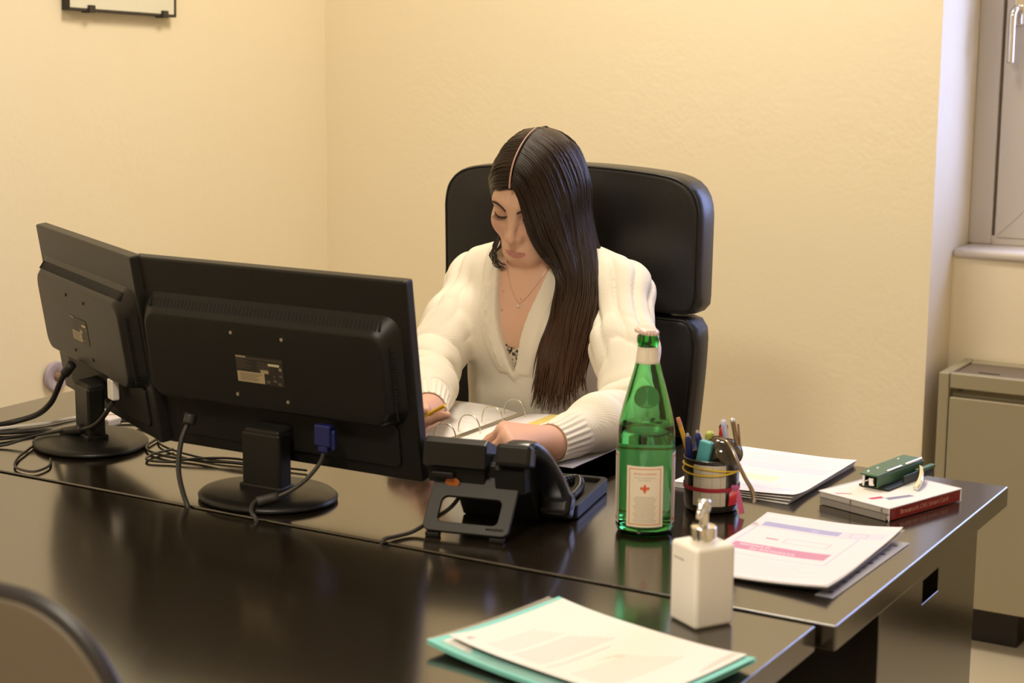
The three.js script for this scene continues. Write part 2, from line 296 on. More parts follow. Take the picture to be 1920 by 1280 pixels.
// plugs and cables
const Dk = TOP + 0.004;
tag(part('power_cable', [capped(curveOf([[-1.129, 0.862, -0.088], [-1.130, 0.845, -0.082]]), 4, () => 0.0105, 12), tube([[-1.130, 0.85, -0.082], [-1.128, 0.825, -0.062], [-1.108, 0.785, -0.030], [-1.078, 0.755, -0.006], [-1.062, 0.742, 0.004], [-1.054, 0.722, 0.006], [-1.052, 0.65, 0.006], [-1.052, 0.55, 0.006]], 0.0042, 60, 10)], M.cable, scene), 'black power cable hanging from the middle of the front monitor', 'cable');
{
  const t = thing('video_cable', 'thin grey video cable with blue plug on the front monitor', 'cable', [-0.868, 0.862, -0.10]);
  part('plug', [rbox(0.030, 0.034, 0.014, 0.003).translate(0, -0.004, 0.006), rbox(0.007, 0.032, 0.009, 0.003).translate(0.018, -0.010, 0.005), rbox(0.018, 0.012, 0.012, 0.003).translate(0, -0.025, 0.006)], std(0.006, 0.010, 0.10, 0.45), t, 'blue plug');
  part('cord', tube([[0, -0.028, 0.006], [-0.004, -0.045, 0.010], [-0.022, -0.075, 0.030], [-0.048, -0.095, 0.055], [-0.074, -0.102, 0.085], [-0.062, -0.1125, 0.108], [-0.052, -0.1175, 0.112], [-0.048, -0.2, 0.108], [-0.048, -0.3, 0.106]], 0.0033, 70, 10), std(0.035, 0.032, 0.028, 0.5), t);
  part('ferrite_core', capped(curveOf([[-0.051, -0.0965, 0.058], [-0.072, -0.102, 0.083]]), 4, () => 0.0075, 14), std(0.035, 0.032, 0.028, 0.5), t);
}
{
  const t = thing('video_cable', 'thick black video cable with white plug on the left monitor', 'cable', [-1.475, 0.83, -0.2]);
  part('plug', at(rbox(0.026, 0.036, 0.014, 0.003), 0.105, 0.032, 0.036, 0, -28.4 * D2R), M.whitePlastic, t, 'white plug');
  part('cord', tube([[0.104, 0.010, 0.038], [0.088, -0.010, 0.036], [0.05, -0.038, 0.022], [0.0, -0.058, 0.002], [-0.075, -0.078, -0.015], [-0.14, -0.0845, -0.035], [-0.19, -0.085, 0.02], [-0.30, -0.085, 0.06], [-0.356, -0.085, 0.075], [-0.380, -0.093, 0.075], [-0.383, -0.25, 0.075]], 0.0042, 60, 10), M.cable, t);
  part('ferrite_core', capped(curveOf([[-0.012, -0.060, -0.001], [-0.066, -0.075, -0.012]]), 6, () => 0.009, 14), M.cable, t);
}
tag(part('power_cable', [tube([[-1.540, 0.872, -0.236], [-1.562, 0.850, -0.236], [-1.586, 0.822, -0.245], [-1.622, 0.790, -0.262], [-1.665, 0.762, -0.268], [-1.70, 0.749, -0.245], [-1.72, 0.7457, -0.20], [-1.76, 0.7457, -0.14], [-1.83, 0.7455, -0.10], [-1.854, 0.738, -0.09], [-1.858, 0.60, -0.09]], 0.0055, 60, 10), capped(curveOf([[-1.538, 0.876, -0.236], [-1.556, 0.857, -0.236]]), 4, () => 0.009, 12)], M.cable, scene), 'thick black power cable bending down from the left monitor', 'cable');
const loose = [
  ['thin_cable', [[-1.857, 0.6, -0.05], [-1.853, 0.738, -0.05], [-1.83, Dk, -0.05], [-1.74, Dk, -0.055], [-1.64, Dk, -0.08], [-1.592, Dk, -0.115], [-1.562, Dk + 0.012, -0.158], [-1.535, 0.7605, -0.20], [-1.53, 0.7600, -0.245], [-1.565, 0.7475, -0.325], [-1.60, Dk, -0.36]], 0.0024, M.cable, 'thin black cable lying across the round base of the left monitor'],
  ['thin_cable', [[-1.50, Dk, -0.36], [-1.43, Dk, -0.335], [-1.37, Dk, -0.275], [-1.30, Dk, -0.245], [-1.21, Dk, -0.233], [-1.14, Dk, -0.245], [-1.03, Dk, -0.26]], 0.0020, M.cable, 'thin black cable farthest back behind the front monitor'],
  ['thin_cable', [[-1.41, Dk, -0.335], [-1.365, Dk, -0.235], [-1.30, Dk, -0.21], [-1.225, Dk, -0.215], [-1.15, Dk + 0.004, -0.223], [-1.05, Dk, -0.235]], 0.0024, M.cable, 'thin black cable in the middle of the bundle between monitors'],
  ['thin_cable', [[-1.32, Dk, -0.255], [-1.325, Dk, -0.205], [-1.305, Dk, -0.172], [-1.26, Dk, -0.185], [-1.235, Dk + 0.004, -0.205], [-1.17, Dk + 0.006, -0.24], [-1.08, Dk, -0.25]], 0.0022, M.cable, 'thin black cable in a loop between the two monitors'],
  ['white_cable', [[-1.857, 0.6, -0.155], [-1.853, 0.738, -0.155], [-1.83, Dk, -0.155], [-1.75, Dk, -0.14], [-1.68, Dk, -0.235], [-1.655, Dk, -0.285], [-1.645, Dk, -0.345], [-1.62, Dk, -0.39], [-1.54, Dk, -0.41]], 0.0034, M.whitePlastic, 'white cable lying behind the left monitor'],
  ['thin_cable', [[-1.56, Dk, -0.17], [-1.525, Dk, -0.105], [-1.50, Dk, -0.062], [-1.455, Dk, -0.016], [-1.41, Dk, -0.012], [-1.415, Dk, -0.05], [-1.45, Dk, -0.09]], 0.0022, std(0.05, 0.042, 0.034, 0.5), 'thin grey cable in a loop in front of the left monitor base'],
  ['thin_cable', [[-1.857, 0.6, -0.07], [-1.853, 0.738, -0.07], [-1.83, Dk, -0.07], [-1.74, Dk, -0.075], [-1.66, Dk, -0.10], [-1.61, Dk, -0.21], [-1.585, Dk, -0.30], [-1.55, Dk, -0.37], [-1.50, Dk, -0.40]], 0.0024, M.cable, 'thin black cable beside the white cable at the left'],
];
for (const [n, pts, r, m, label] of loose) tag(part(n, tube(pts, r, 60, 8), m, scene), label, 'cable');
// white adapter lying behind the left monitor's neck
{
  const t = thing('white_adapter', 'small white plastic adapter lying behind the left monitor neck', 'adapter', [-1.575, TOP, -0.368], -0.9);
  part('case', extrude(poly([[-0.045, -0.018], [0.03, -0.020], [0.052, 0.0], [0.03, 0.020], [-0.045, 0.018]]), 0.016, 0.004).rotateX(-Math.PI / 2), std(0.82, 0.74, 0.76, 0.45), t);
  part('lid', rbox(0.05, 0.004, 0.026, 0.002).translate(-0.012, 0.0165, 0), std(0.86, 0.74, 0.62, 0.4), t);
}
{
  const t = thing('wall_disc', 'lilac round disc with brown hub on the left wall, behind the left monitor', 'wall disc', [XL, 0.652, -0.945]);
  part('disc', lathe([[0.011, 0], [0.034, 0], [0.036, 0.004], [0.036, 0.010], [0.033, 0.013], [0.011, 0.011], [0.011, 0]], 48).rotateZ(-Math.PI / 2).translate(0.002, 0, 0), std(0.42, 0.36, 0.46, 0.5), t);
  part('hub', lathe([[0.0001, 0], [0.0112, 0], [0.0112, 0.013], [0.006, 0.016], [0.0001, 0.016]], 24).rotateZ(-Math.PI / 2).translate(0.002, 0, 0), std(0.25, 0.15, 0.09, 0.5), t);
}
// ---------------------------------------------------------------- desk telephone, seen from behind
{
  const t = thing('desk_telephone', 'black desk telephone on a slanting stand beside the green bottle', 'telephone', [-0.598, TOP, -0.070], 12 * D2R);
  const P = M.plasticMatte;
  // stand: a slanting plate with a wide opening
  const plate = extrude((() => { const s = roundRect(-0.067, 0, 0.067, 0.118, 0.012); s.holes.push(roundRect(-0.047, 0.016, 0.047, 0.058, 0.009, true)); return s; })(), 0.007, 0.0015);
  part('stand', plate.rotateX(-0.72).translate(0, 0.006, -0.004), std(0.018, 0.0165, 0.014, 0.5), t);
  part('stand_foot', [rbox(0.022, 0.007, 0.012, 0.002).translate(-0.05, 0.0035, -0.004), rbox(0.022, 0.007, 0.012, 0.002).translate(0.05, 0.0035, -0.004), rbox(0.028, 0.005, 0.008, 0.002).translate(0.045, 0.017, -0.008)], P, t);
  // wedge-shaped body
  const side = poly([[-0.105, 0.070], [-0.075, 0.112], [-0.090, 0.126], [-0.30, 0.036], [-0.335, 0.020], [-0.335, 0.004], [-0.29, 0.001], [-0.235, 0.012]]);
  const prof = (s, u0, u1, b) => extrude(s, u1 - u0, b).rotateY(Math.PI / 2).scale(1, 1, -1).translate(u0, 0, 0);
  const flipZ = (pts) => poly(pts.map(([z, y]) => [z, y]));
  const bodyG = (pts, u0, u1, b) => extrude(flipZ(pts), u1 - u0, b).rotateY(-Math.PI / 2).translate(u1, 0, 0);
  part('body', bodyG([[-0.130, 0.001], [-0.066, 0.096], [-0.080, 0.112], [-0.160, 0.060], [-0.235, 0.026], [-0.30, 0.022], [-0.305, 0.008], [-0.30, 0.001]], -0.05, 0.074, 0.004), P, t);
  part('rest_tray', [extrude(roundRect(0.02, 0.150, 0.126, 0.338, 0.014), 0.014, 0.003).rotateX(-Math.PI / 2).translate(0, 0.0005, 0), extrude((() => { const s = roundRect(0.02, 0.150, 0.126, 0.338, 0.014); s.holes.push(roundRect(0.03, 0.160, 0.116, 0.328, 0.009, true)); return s; })(), 0.010, 0.002).rotateX(-Math.PI / 2).translate(0, 0.013, 0)], P, t);
  // display block and the cradle block at the raised end
  part('display_block', [bodyG([[-0.040, 0.098], [-0.046, 0.132], [-0.060, 0.137], [-0.150, 0.100], [-0.140, 0.075], [-0.062, 0.086]], -0.082, 0.018, 0.004), bodyG([[-0.052, 0.070], [-0.050, 0.096], [-0.12, 0.09], [-0.12, 0.06]], -0.076, 0.014, 0.003)], M.plastic, t);
  part('cradle', bodyG([[-0.050, 0.062], [-0.044, 0.098], [-0.060, 0.116], [-0.11, 0.092], [-0.17, 0.050], [-0.205, 0.034], [-0.18, 0.02], [-0.12, 0.05]], 0.030, 0.078, 0.004), M.plastic, t);
  part('hinge', [rbox(0.03, 0.03, 0.03, 0.008).translate(0.022, 0.088, -0.075), rbox(0.035, 0.010, 0.012, 0.003).translate(-0.05, 0.083, -0.047)], M.plastic, t);
  part('orange_label', at(lathe([[0.0001, 0], [0.0115, 0], [0.0115, 0.0008], [0.0001, 0.0008]], 24), 0, 0, 0).scale(1, 1, 0.6).applyMatrix4(new THREE.Matrix4().makeRotationX(Math.PI / 2)).translate(-0.036, 0.072, -0.0485), std(0.36, 0.10, 0.012, 0.5), t, 'orange oval label');
  // handset: an arched bar with a block at each end
  const hs = thing('telephone_handset', 'black arched telephone handset resting on the right side of the telephone', 'handset', [-0.598, TOP, -0.070], 12 * D2R);
  const arch = new THREE.CatmullRomCurve3([V(0.060, 0.120, -0.050), V(0.068, 0.127, -0.066), V(0.080, 0.111, -0.092), V(0.089, 0.082, -0.117), V(0.096, 0.048, -0.136), V(0.099, 0.024, -0.142)]);
  const n = 26, pos = [], idx = [];
  for (let i = 0; i <= n; i++) {
    const p = arch.getPoint(i / n), tg = arch.getTangent(i / n), up = V(0, -tg.z, tg.y).normalize(), th = 0.010 + 0.006 * Math.abs(i / n - 0.5) * 2, hw = 0.021 + 0.006 * Math.pow(Math.abs(i / n - 0.5) * 2, 2);
    if (up.y < 0) up.negate();
    for (let j = 0; j < 16; j++) { const a = (j / 16) * Math.PI * 2, c = Math.sign(Math.cos(a)) * Math.pow(Math.abs(Math.cos(a)), 0.5), s = Math.sign(Math.sin(a)) * Math.pow(Math.abs(Math.sin(a)), 0.6); pos.push(p.x + c * hw, p.y + up.y * s * th, p.z + up.z * s * th); }
  }
  for (let i = 0; i < n; i++) for (let j = 0; j < 16; j++) { const a = i * 16 + j, b = i * 16 + (j + 1) % 16; idx.push(a, b, a + 16, b, b + 16, a + 16); }
  for (const [i, f] of [[0, 1], [n, 0]]) for (let j = 1; j < 15; j++) f ? idx.push(i * 16, i * 16 + j + 1, i * 16 + j) : idx.push(i * 16, i * 16 + j, i * 16 + j + 1);
  const hg = new THREE.BufferGeometry(); hg.setAttribute('position', new THREE.Float32BufferAttribute(pos, 3)); hg.setIndex(idx); hg.computeVertexNormals();
  part('grip', hg, std(0.014, 0.015, 0.022, 0.25), hs);
  part('earpiece', at(rbox(0.054, 0.034, 0.036, 0.007), 0.062, 0.119, -0.052, -0.30), M.plastic, hs);
  part('mouthpiece', at(rbox(0.050, 0.040, 0.034, 0.010), 0.099, 0.026, -0.140, -0.5), M.plastic, hs);
  // coiled cord lying on the low end of the telephone
  const coil = [], base = curveOf([[0.100, 0.026, -0.160], [0.104, 0.024, -0.20], [0.098, 0.0235, -0.26], [0.080, 0.0235, -0.305], [0.062, 0.0235, -0.275], [0.072, 0.0235, -0.225], [0.060, 0.024, -0.19]]);
  for (let i = 0; i <= 420; i++) { const u = i / 420, p = base.getPointAt(u), a = u * Math.PI * 2 * 40; coil.push(V(p.x + Math.cos(a) * 0.007, p.y + Math.sin(a) * 0.0068, p.z)); }
  part('coiled_cord', capped(new THREE.CatmullRomCurve3(coil), 900, () => 0.0019, 6), M.plasticGloss, hs);
  tag(part('telephone_line', tube([[-0.640, 0.80, -0.145], [-0.65, 0.772, -0.12], [-0.663, 0.757, -0.085], [-0.675, 0.7455, -0.05], [-0.685, Dk, -0.02], [-0.69, Dk, 0.003], [-0.692, 0.735, 0.0065], [-0.692, 0.65, 0.006]], 0.0031, 50, 8), M.cable, scene), 'black line cable running from the telephone stand into the desk gap', 'cable');
}
// ---------------------------------------------------------------- green glass bottle
{
  const t = thing('water_bottle', 'tall green glass water bottle, half full, with white label', 'bottle', [-0.397, TOP, -0.257], 0);
  const outer = [[0.0001, 0.004], [0.022, 0.002], [0.034, 0], [0.040, 0.002], [0.0430, 0.008], [0.0436, 0.016], [0.0436, 0.118], [0.0430, 0.132], [0.0425, 0.150], [0.0405, 0.166], [0.0370, 0.182], [0.0320, 0.202], [0.0270, 0.221], [0.0215, 0.240], [0.0180, 0.254], [0.0160, 0.266], [0.0150, 0.277], [0.0147, 0.283], [0.0162, 0.285], [0.0166, 0.290], [0.0160, 0.295], [0.0140, 0.2965], [0.0138, 0.300]];
  const wall = 0.0024, inner = outer.slice(3).map(([r, y]) => [r - wall - (y > 0.28 ? (r - 0.0138) : 0), Math.max(y + 0.0005, 0.0075)]).reverse();
  inner[0] = [0.0112, 0.300]; inner.push([0.03, 0.0085], [0.015, 0.0105], [0.0001, 0.0115]);
  const glass = std(1, 1, 1, 0.02, { transmission: 1, thickness: 0.0024, ior: 1.5, attenuationDistance: 0.0075 }); glass.attenuationColor = new THREE.Color().setRGB(0.045, 0.46, 0.075);
  part('glass', lathe([...outer, ...inner], 96), glass, t);
  const water = std(1, 1, 1, 0.0, { transmission: 1, thickness: 0.05, ior: 1.33 });
  const level = 0.163, wp = [[0.0001, 0.0110], [0.0155, 0.0100], [0.0305, 0.0080]];
  for (const [r, y] of outer.slice(3)) if (y + 0.0005 < level && y > 0.004) wp.push([r - wall + 0.0003, Math.max(y + 0.0003, 0.0080)]);
  wp.push([0.0388, level], [0.0001, level]);
  part('water', lathe(wp, 96), water, t);
  const arcPatch = (r, y0, y1, a0, a1, r1 = r) => { const g = new THREE.CylinderGeometry(r1, r, y1 - y0, 40, 1, true, a0, a1 - a0); return g.translate(0, (y0 + y1) / 2, 0); };
  const front = canvasTex(512, 920, (x, w, h) => {
    x.fillStyle = '#efe3cc'; x.fillRect(0, 0, w, h); x.strokeStyle = '#d98a5c'; x.lineWidth = 14; x.strokeRect(42, 42, w - 84, h - 84);
    x.textAlign = 'center'; x.fillStyle = '#cf5a30'; x.font = 'bold 40px serif'; x.fillText('ACQUA PANNA', w / 2, 128);
    x.fillStyle = '#a3a08a'; x.font = '32px serif'; x.fillText('ACQUA MINERALE', w / 2, 184); x.fillText('NATURALE', w / 2, 222);
    x.fillStyle = '#d95f2c'; x.save(); x.translate(w / 2, 335);
    const leaf = (f) => { x.save(); x.scale(f, 1); x.beginPath(); x.moveTo(6, 20); x.bezierCurveTo(20, -40, 62, -40, 62, -2); x.bezierCurveTo(62, 22, 40, 24, 36, 8); x.bezierCurveTo(30, 4, 22, 12, 18, 26); x.closePath(); x.fill(); x.restore(); };
    leaf(1); leaf(-1); x.beginPath(); x.moveTo(0, -72); x.bezierCurveTo(30, -30, 18, 0, 8, 28); x.lineTo(-8, 28); x.bezierCurveTo(-18, 0, -30, -30, 0, -72); x.fill(); x.fillRect(-34, 22, 68, 12); x.beginPath(); x.moveTo(-9, 34); x.lineTo(9, 34); x.lineTo(16, 58); x.lineTo(0, 72); x.lineTo(-16, 58); x.fill(); x.restore();
    x.fillStyle = '#b9ad94'; for (let i = 0; i < 15; i++) { const l = 250 + ((i * 61) % 80); x.fillRect((w - l) / 2, 460 + i * 27, l, 9); }
  });
  const lab = (map) => new THREE.MeshPhysicalMaterial({ map, roughness: 0.6, side: THREE.DoubleSide });
  const facing = Math.atan2(0.7177 + 0.397, 2.0127 + 0.257);              // the small back label is turned to the room
  part('back_label', arcPatch(0.0439, 0.016, 0.108, facing - 0.66, facing + 0.64), lab(front), t, 'white label with orange border and lily emblem');
  const big = canvasTex(512, 256, (x, w, h) => { x.fillStyle = '#eee4d2'; x.fillRect(0, 0, w, h); x.strokeStyle = '#cf7a4c'; x.lineWidth = 8; x.strokeRect(14, 14, w - 28, h - 28); });
  part('front_label', arcPatch(0.0439, 0.016, 0.124, facing + 1.08, facing + 5.20), new THREE.MeshPhysicalMaterial({ map: big, roughness: 1, transmission: 0.5, thickness: 0, side: THREE.DoubleSide }), t, 'white label wrapped round the far side');
  const neck = canvasTex(512, 128, (x, w, h) => { x.fillStyle = '#ece0cc'; x.fillRect(0, 0, w, h); x.strokeStyle = '#b9b09c'; x.lineWidth = 3; x.strokeRect(150, 14, 96, h - 28); x.strokeRect(260, 14, 120, h - 28); x.fillStyle = '#d96a3a'; x.beginPath(); x.arc(110, 60, 9, 0, 7); x.fill(); });
  part('neck_label', arcPatch(0.0178, 0.255, 0.279, facing - 3.13, facing + 3.13, 0.0152), lab(neck), t, 'white paper band round the neck');
  const oval = new THREE.CircleGeometry(0.022, 40).scale(1, 0.85, 1); { const p = oval.attributes.position, a = facing + Math.PI; for (let i = 0; i < p.count; i++) { const y = 0.196 + p.getY(i), r = 0.0348 - (y - 0.191) * 0.255, th = a + p.getX(i) / r; p.setXYZ(i, Math.sin(th) * r, y, Math.cos(th) * r); } oval.computeVertexNormals(); }
  part('shoulder_label', oval, new THREE.MeshPhysicalMaterial({ map: big, roughness: 1, transmission: 0.4, thickness: 0, side: THREE.DoubleSide }), t, 'oval white label on the far shoulder');
  const cap = []; const crimp = 21; { const s = new THREE.Shape(); for (let i = 0; i <= crimp * 8; i++) { const a = (i / (crimp * 8)) * Math.PI * 2, r = 0.0172 + 0.0010 * Math.cos(a * crimp); i ? s.lineTo(Math.cos(a) * r, Math.sin(a) * r) : s.moveTo(Math.cos(a) * r, Math.sin(a) * r); } cap.push(extrude(s, 0.005, 0.0006).rotateX(-Math.PI / 2)); cap.push(lathe([[0.0155, 0.004], [0.0150, 0.0068], [0.0125, 0.0078], [0.0001, 0.0078]], 48)); }
  part('cap', cap.map((g) => g.rotateZ(-0.15).translate(-0.0026, 0.2985, 0)), std(0.80, 0.62, 0.55, 0.35, { metalness: 0.25 }), t, 'pale pink crown cap set askew');
}
// ---------------------------------------------------------------- pen cup and what stands in it
const CUP = [-0.362, TOP, -0.420];
{
  const t = thing('pen_cup', 'dark see-through pen cup with paper label, yellow band and red ribbon', 'pen cup', CUP);
  part('cup', lathe([[0.0001, 0.002], [0.038, 0.0015], [0.041, 0.004], [0.0425, 0.012], [0.0430, 0.078], [0.0445, 0.0795], [0.0448, 0.0835], [0.0435, 0.085], [0.0418, 0.0835], [0.0412, 0.07], [0.0400, 0.012], [0.037, 0.006], [0.0001, 0.006]], 72), std(0.10, 0.085, 0.07, 0.12, { transmission: 0.75, thickness: 0 }), t);
  const face = Math.atan2(0.7177 - CUP[0], 2.0127 - CUP[2]);
  const arc = (r, y0, y1, a0, a1) => new THREE.CylinderGeometry(r, r, y1 - y0, 48, 1, true, a0, a1 - a0).translate(0, (y0 + y1) / 2, 0);
  const lt = canvasTex(256, 384, (x, w, h) => { x.fillStyle = '#cfc7b4'; x.fillRect(0, 0, w, h); x.strokeStyle = '#55503f'; x.lineWidth = 2; for (let i = 0; i < 22; i++) { x.beginPath(); x.moveTo(8, 14 + i * 17); x.lineTo(w - 8, 14 + i * 17); x.stroke(); } for (const v of [60, 150, 215]) { x.beginPath(); x.moveTo(v, 14); x.lineTo(v, h - 14); x.stroke(); } });
  part('paper_label', arc(0.0434, 0.014, 0.078, face - 0.70, face + 0.52), new THREE.MeshPhysicalMaterial({ map: lt, roughness: 0.7, side: THREE.DoubleSide }), t, 'pale paper label with a printed table');
  const bt = canvasTex(64, 128, (x, w, h) => { x.fillStyle = '#1b1a19'; x.fillRect(0, 0, w, h); x.fillStyle = '#b8b4ac'; for (let i = 0; i < 9; i++) x.fillRect(12, 12 + i * 12, 34, 5); });
  part('dark_label', arc(0.0433, 0.032, 0.064, face - 1.35, face - 0.85), new THREE.MeshPhysicalMaterial({ map: bt, roughness: 0.7, side: THREE.DoubleSide }), t);
  const ring = (y, r, tilt, ph) => { const pts = []; for (let i = 0; i <= 64; i++) { const a = (i / 64) * Math.PI * 2; pts.push(V(Math.sin(a) * 0.0446, y + tilt * Math.cos(a + ph), Math.cos(a) * 0.0446)); } return capped(new THREE.CatmullRomCurve3(pts, true), 96, () => r, 8); };
  part('rubber_band', [ring(0.069, 0.0014, 0.005, 0.6), ring(0.066, 0.0015, -0.004, 0.2)], std(0.72, 0.50, 0.04, 0.6), t, 'yellow rubber band wound twice');
  part('ribbon', [lathe([[0.0436, 0.036], [0.0442, 0.036], [0.0442, 0.0425], [0.0436, 0.0425], [0.0436, 0.036]], 72)], std(0.33, 0.012, 0.03, 0.55), t, 'dark red ribbon');
  const tail = (pts, w) => { const c = curveOf(pts), pos = [], idx = []; for (let i = 0; i <= 16; i++) { const p = c.getPoint(i / 16); for (const [s, k] of [[-1, 0.0004], [1, 0.0004], [1, -0.0004], [-1, -0.0004]]) pos.push(p.x + s * w * 0.5 * Math.cos(0.5) , p.y + s * w * 0.15, p.z - s * w * 0.5 * Math.sin(0.5) + k); } for (let i = 0; i < 16; i++) for (let j = 0; j < 4; j++) { const a = i * 4 + j, b = i * 4 + (j + 1) % 4; idx.push(a, b, a + 4, b, b + 4, a + 4); } const g = new THREE.BufferGeometry(); g.setAttribute('position', new THREE.Float32BufferAttribute(pos, 3)); g.setIndex(idx); g.computeVertexNormals(); return g; };
  part('ribbon_tail', tail([[0.043, 0.045, 0.010], [0.050, 0.036, 0.014], [0.055, 0.020, 0.016], [0.060, 0.004, 0.018]], 0.008), std(0.55, 0.10, 0.22, 0.5), t, 'pink ribbon tail');
  part('ribbon_tail', tail([[0.042, 0.040, 0.014], [0.045, 0.030, 0.020], [0.044, 0.016, 0.021]], 0.011), std(0.50, 0.012, 0.02, 0.4), t, 'red ribbon tail');
  part('bow', [rbox(0.013, 0.012, 0.008, 0.004).translate(0.043, 0.040, 0.012)], std(0.42, 0.09, 0.22, 0.5), t);
}
function pen(name, label, cat, a, b, build, group) {                     // axis from a (in the cup) to b (top); build() makes parts along +y from 0 to 1 length
  const A = V(...a), B = V(...b), d = B.clone().sub(A), L = d.length(), t = thing(name, label, cat, a, 0, group);
  t.quaternion.setFromUnitVectors(V(0, 1, 0), d.normalize()); build(t, L); return t;
}
const hex = (r, l) => new THREE.CylinderGeometry(r, r, l, 6).translate(0, l / 2, 0);
pen('pencil', 'yellow pencil leaning left in the pen cup, next to the bottle', 'pencil', [-0.376, 0.749, -0.420], [-0.4245, 0.877, -0.424], (t, L) => {
  part('shaft', hex(0.0036, L - 0.016), std(0.75, 0.42, 0.03, 0.4), t);
  part('eraser_band', new THREE.CylinderGeometry(0.0036, 0.0036, 0.008, 16).translate(0, L - 0.012, 0), std(0.65, 0.35, 0.12, 0.35, { metalness: 0.6 }), t);
  part('eraser', lathe([[0.0001, 0.008], [0.0025, 0.008], [0.0033, 0.0068], [0.0034, 0]], 16).translate(0, L - 0.008, 0), std(0.65, 0.25, 0.16, 0.7), t);
});
for (const [label, a, b] of [['blue ballpoint pen standing upright in the pen cup', [-0.388, 0.749, -0.412], [-0.3975, 0.855, -0.404]], ['blue ballpoint pen leaning against the upright one in the pen cup', [-0.362, 0.749, -0.418], [-0.3905, 0.857, -0.424]]])
  pen('ballpoint_pen', label, 'pen', a, b, (t, L) => {
    part('barrel', lathe([[0.0001, 0], [0.001, 0], [0.0045, 0.012], [0.0052, 0.02], [0.0055, L - 0.01], [0.0046, L - 0.002], [0.0001, L]], 20), std(0.02, 0.028, 0.20, 0.3), t);
    part('clip', rbox(0.003, 0.034, 0.0022, 0.001).translate(0, L - 0.024, 0.0068), std(0.03, 0.04, 0.26, 0.3), t);
    part('button', lathe([[0.0001, 0.005], [0.002, 0.0045], [0.0026, 0]], 14).translate(0, L - 0.001, 0), std(0.6, 0.58, 0.6, 0.3), t);
  });
pen('highlighter', 'turquoise highlighter with flat cap, at the front of the pen cup', 'highlighter', [-0.377, 0.750, -0.392], [-0.361, 0.853, -0.397], (t, L) => {
  part('cap', rbox(0.0215, 0.048, 0.013, 0.004).translate(0, L - 0.024, 0), std(0.10, 0.42, 0.46, 0.4), t);
  part('barrel', rbox(0.019, L - 0.046, 0.012, 0.003).translate(0, (L - 0.046) / 2, 0), std(0.05, 0.22, 0.25, 0.4), t);
});
pen('felt_pen', 'white felt pen with blue clip leaning at the back of the pen cup', 'pen', [-0.325, 0.749, -0.436], [-0.3490, 0.881, -0.428], (t, L) => {
  part('barrel', lathe([[0.0001, 0], [0.0035, 0], [0.0042, 0.01], [0.0045, L - 0.006], [0.0035, L], [0.0001, L]], 20), std(0.62, 0.62, 0.78, 0.4), t);
  part('clip', rbox(0.0026, 0.03, 0.002, 0.001).translate(0, L - 0.022, 0.0055), std(0.42, 0.45, 0.7, 0.3), t);
});
pen('marker_pen', 'marker with red cap at the back of the pen cup', 'pen', [-0.355, 0.749, -0.445], [-0.352, 0.870, -0.437], (t, L) => {
  part('barrel', lathe([[0.0001, 0], [0.006, 0], [0.0065, 0.004], [0.0065, L - 0.022], [0.0001, L - 0.022]], 20), std(0.03, 0.03, 0.03, 0.3), t);
  part('cap', lathe([[0.0072, 0], [0.0074, 0.003], [0.0070, 0.016], [0.0058, 0.021], [0.0001, 0.022]], 20).translate(0, L - 0.022, 0), std(0.55, 0.03, 0.02, 0.25), t);
  part('clip', at(new THREE.TorusGeometry(0.006, 0.0014, 8, 20), 0, L - 0.003, 0, 0, 0.6), std(0.03, 0.012, 0.01, 0.3), t);
});
pen('marker_pen', 'marker with yellow green cap behind the turquoise highlighter', 'pen', [-0.374, 0.749, -0.435], [-0.3715, 0.860, -0.429], (t, L) => {
  part('barrel', lathe([[0.0001, 0], [0.006, 0], [0.0068, 0.004], [0.0068, L - 0.025], [0.0001, L - 0.025]], 20), std(0.4, 0.4, 0.05, 0.4), t);
  part('cap', lathe([[0.0076, 0], [0.0078, 0.004], [0.0072, 0.02], [0.0055, 0.0245], [0.0001, 0.025]], 20).translate(0, L - 0.025, 0), std(0.52, 0.55, 0.10, 0.4), t);
});
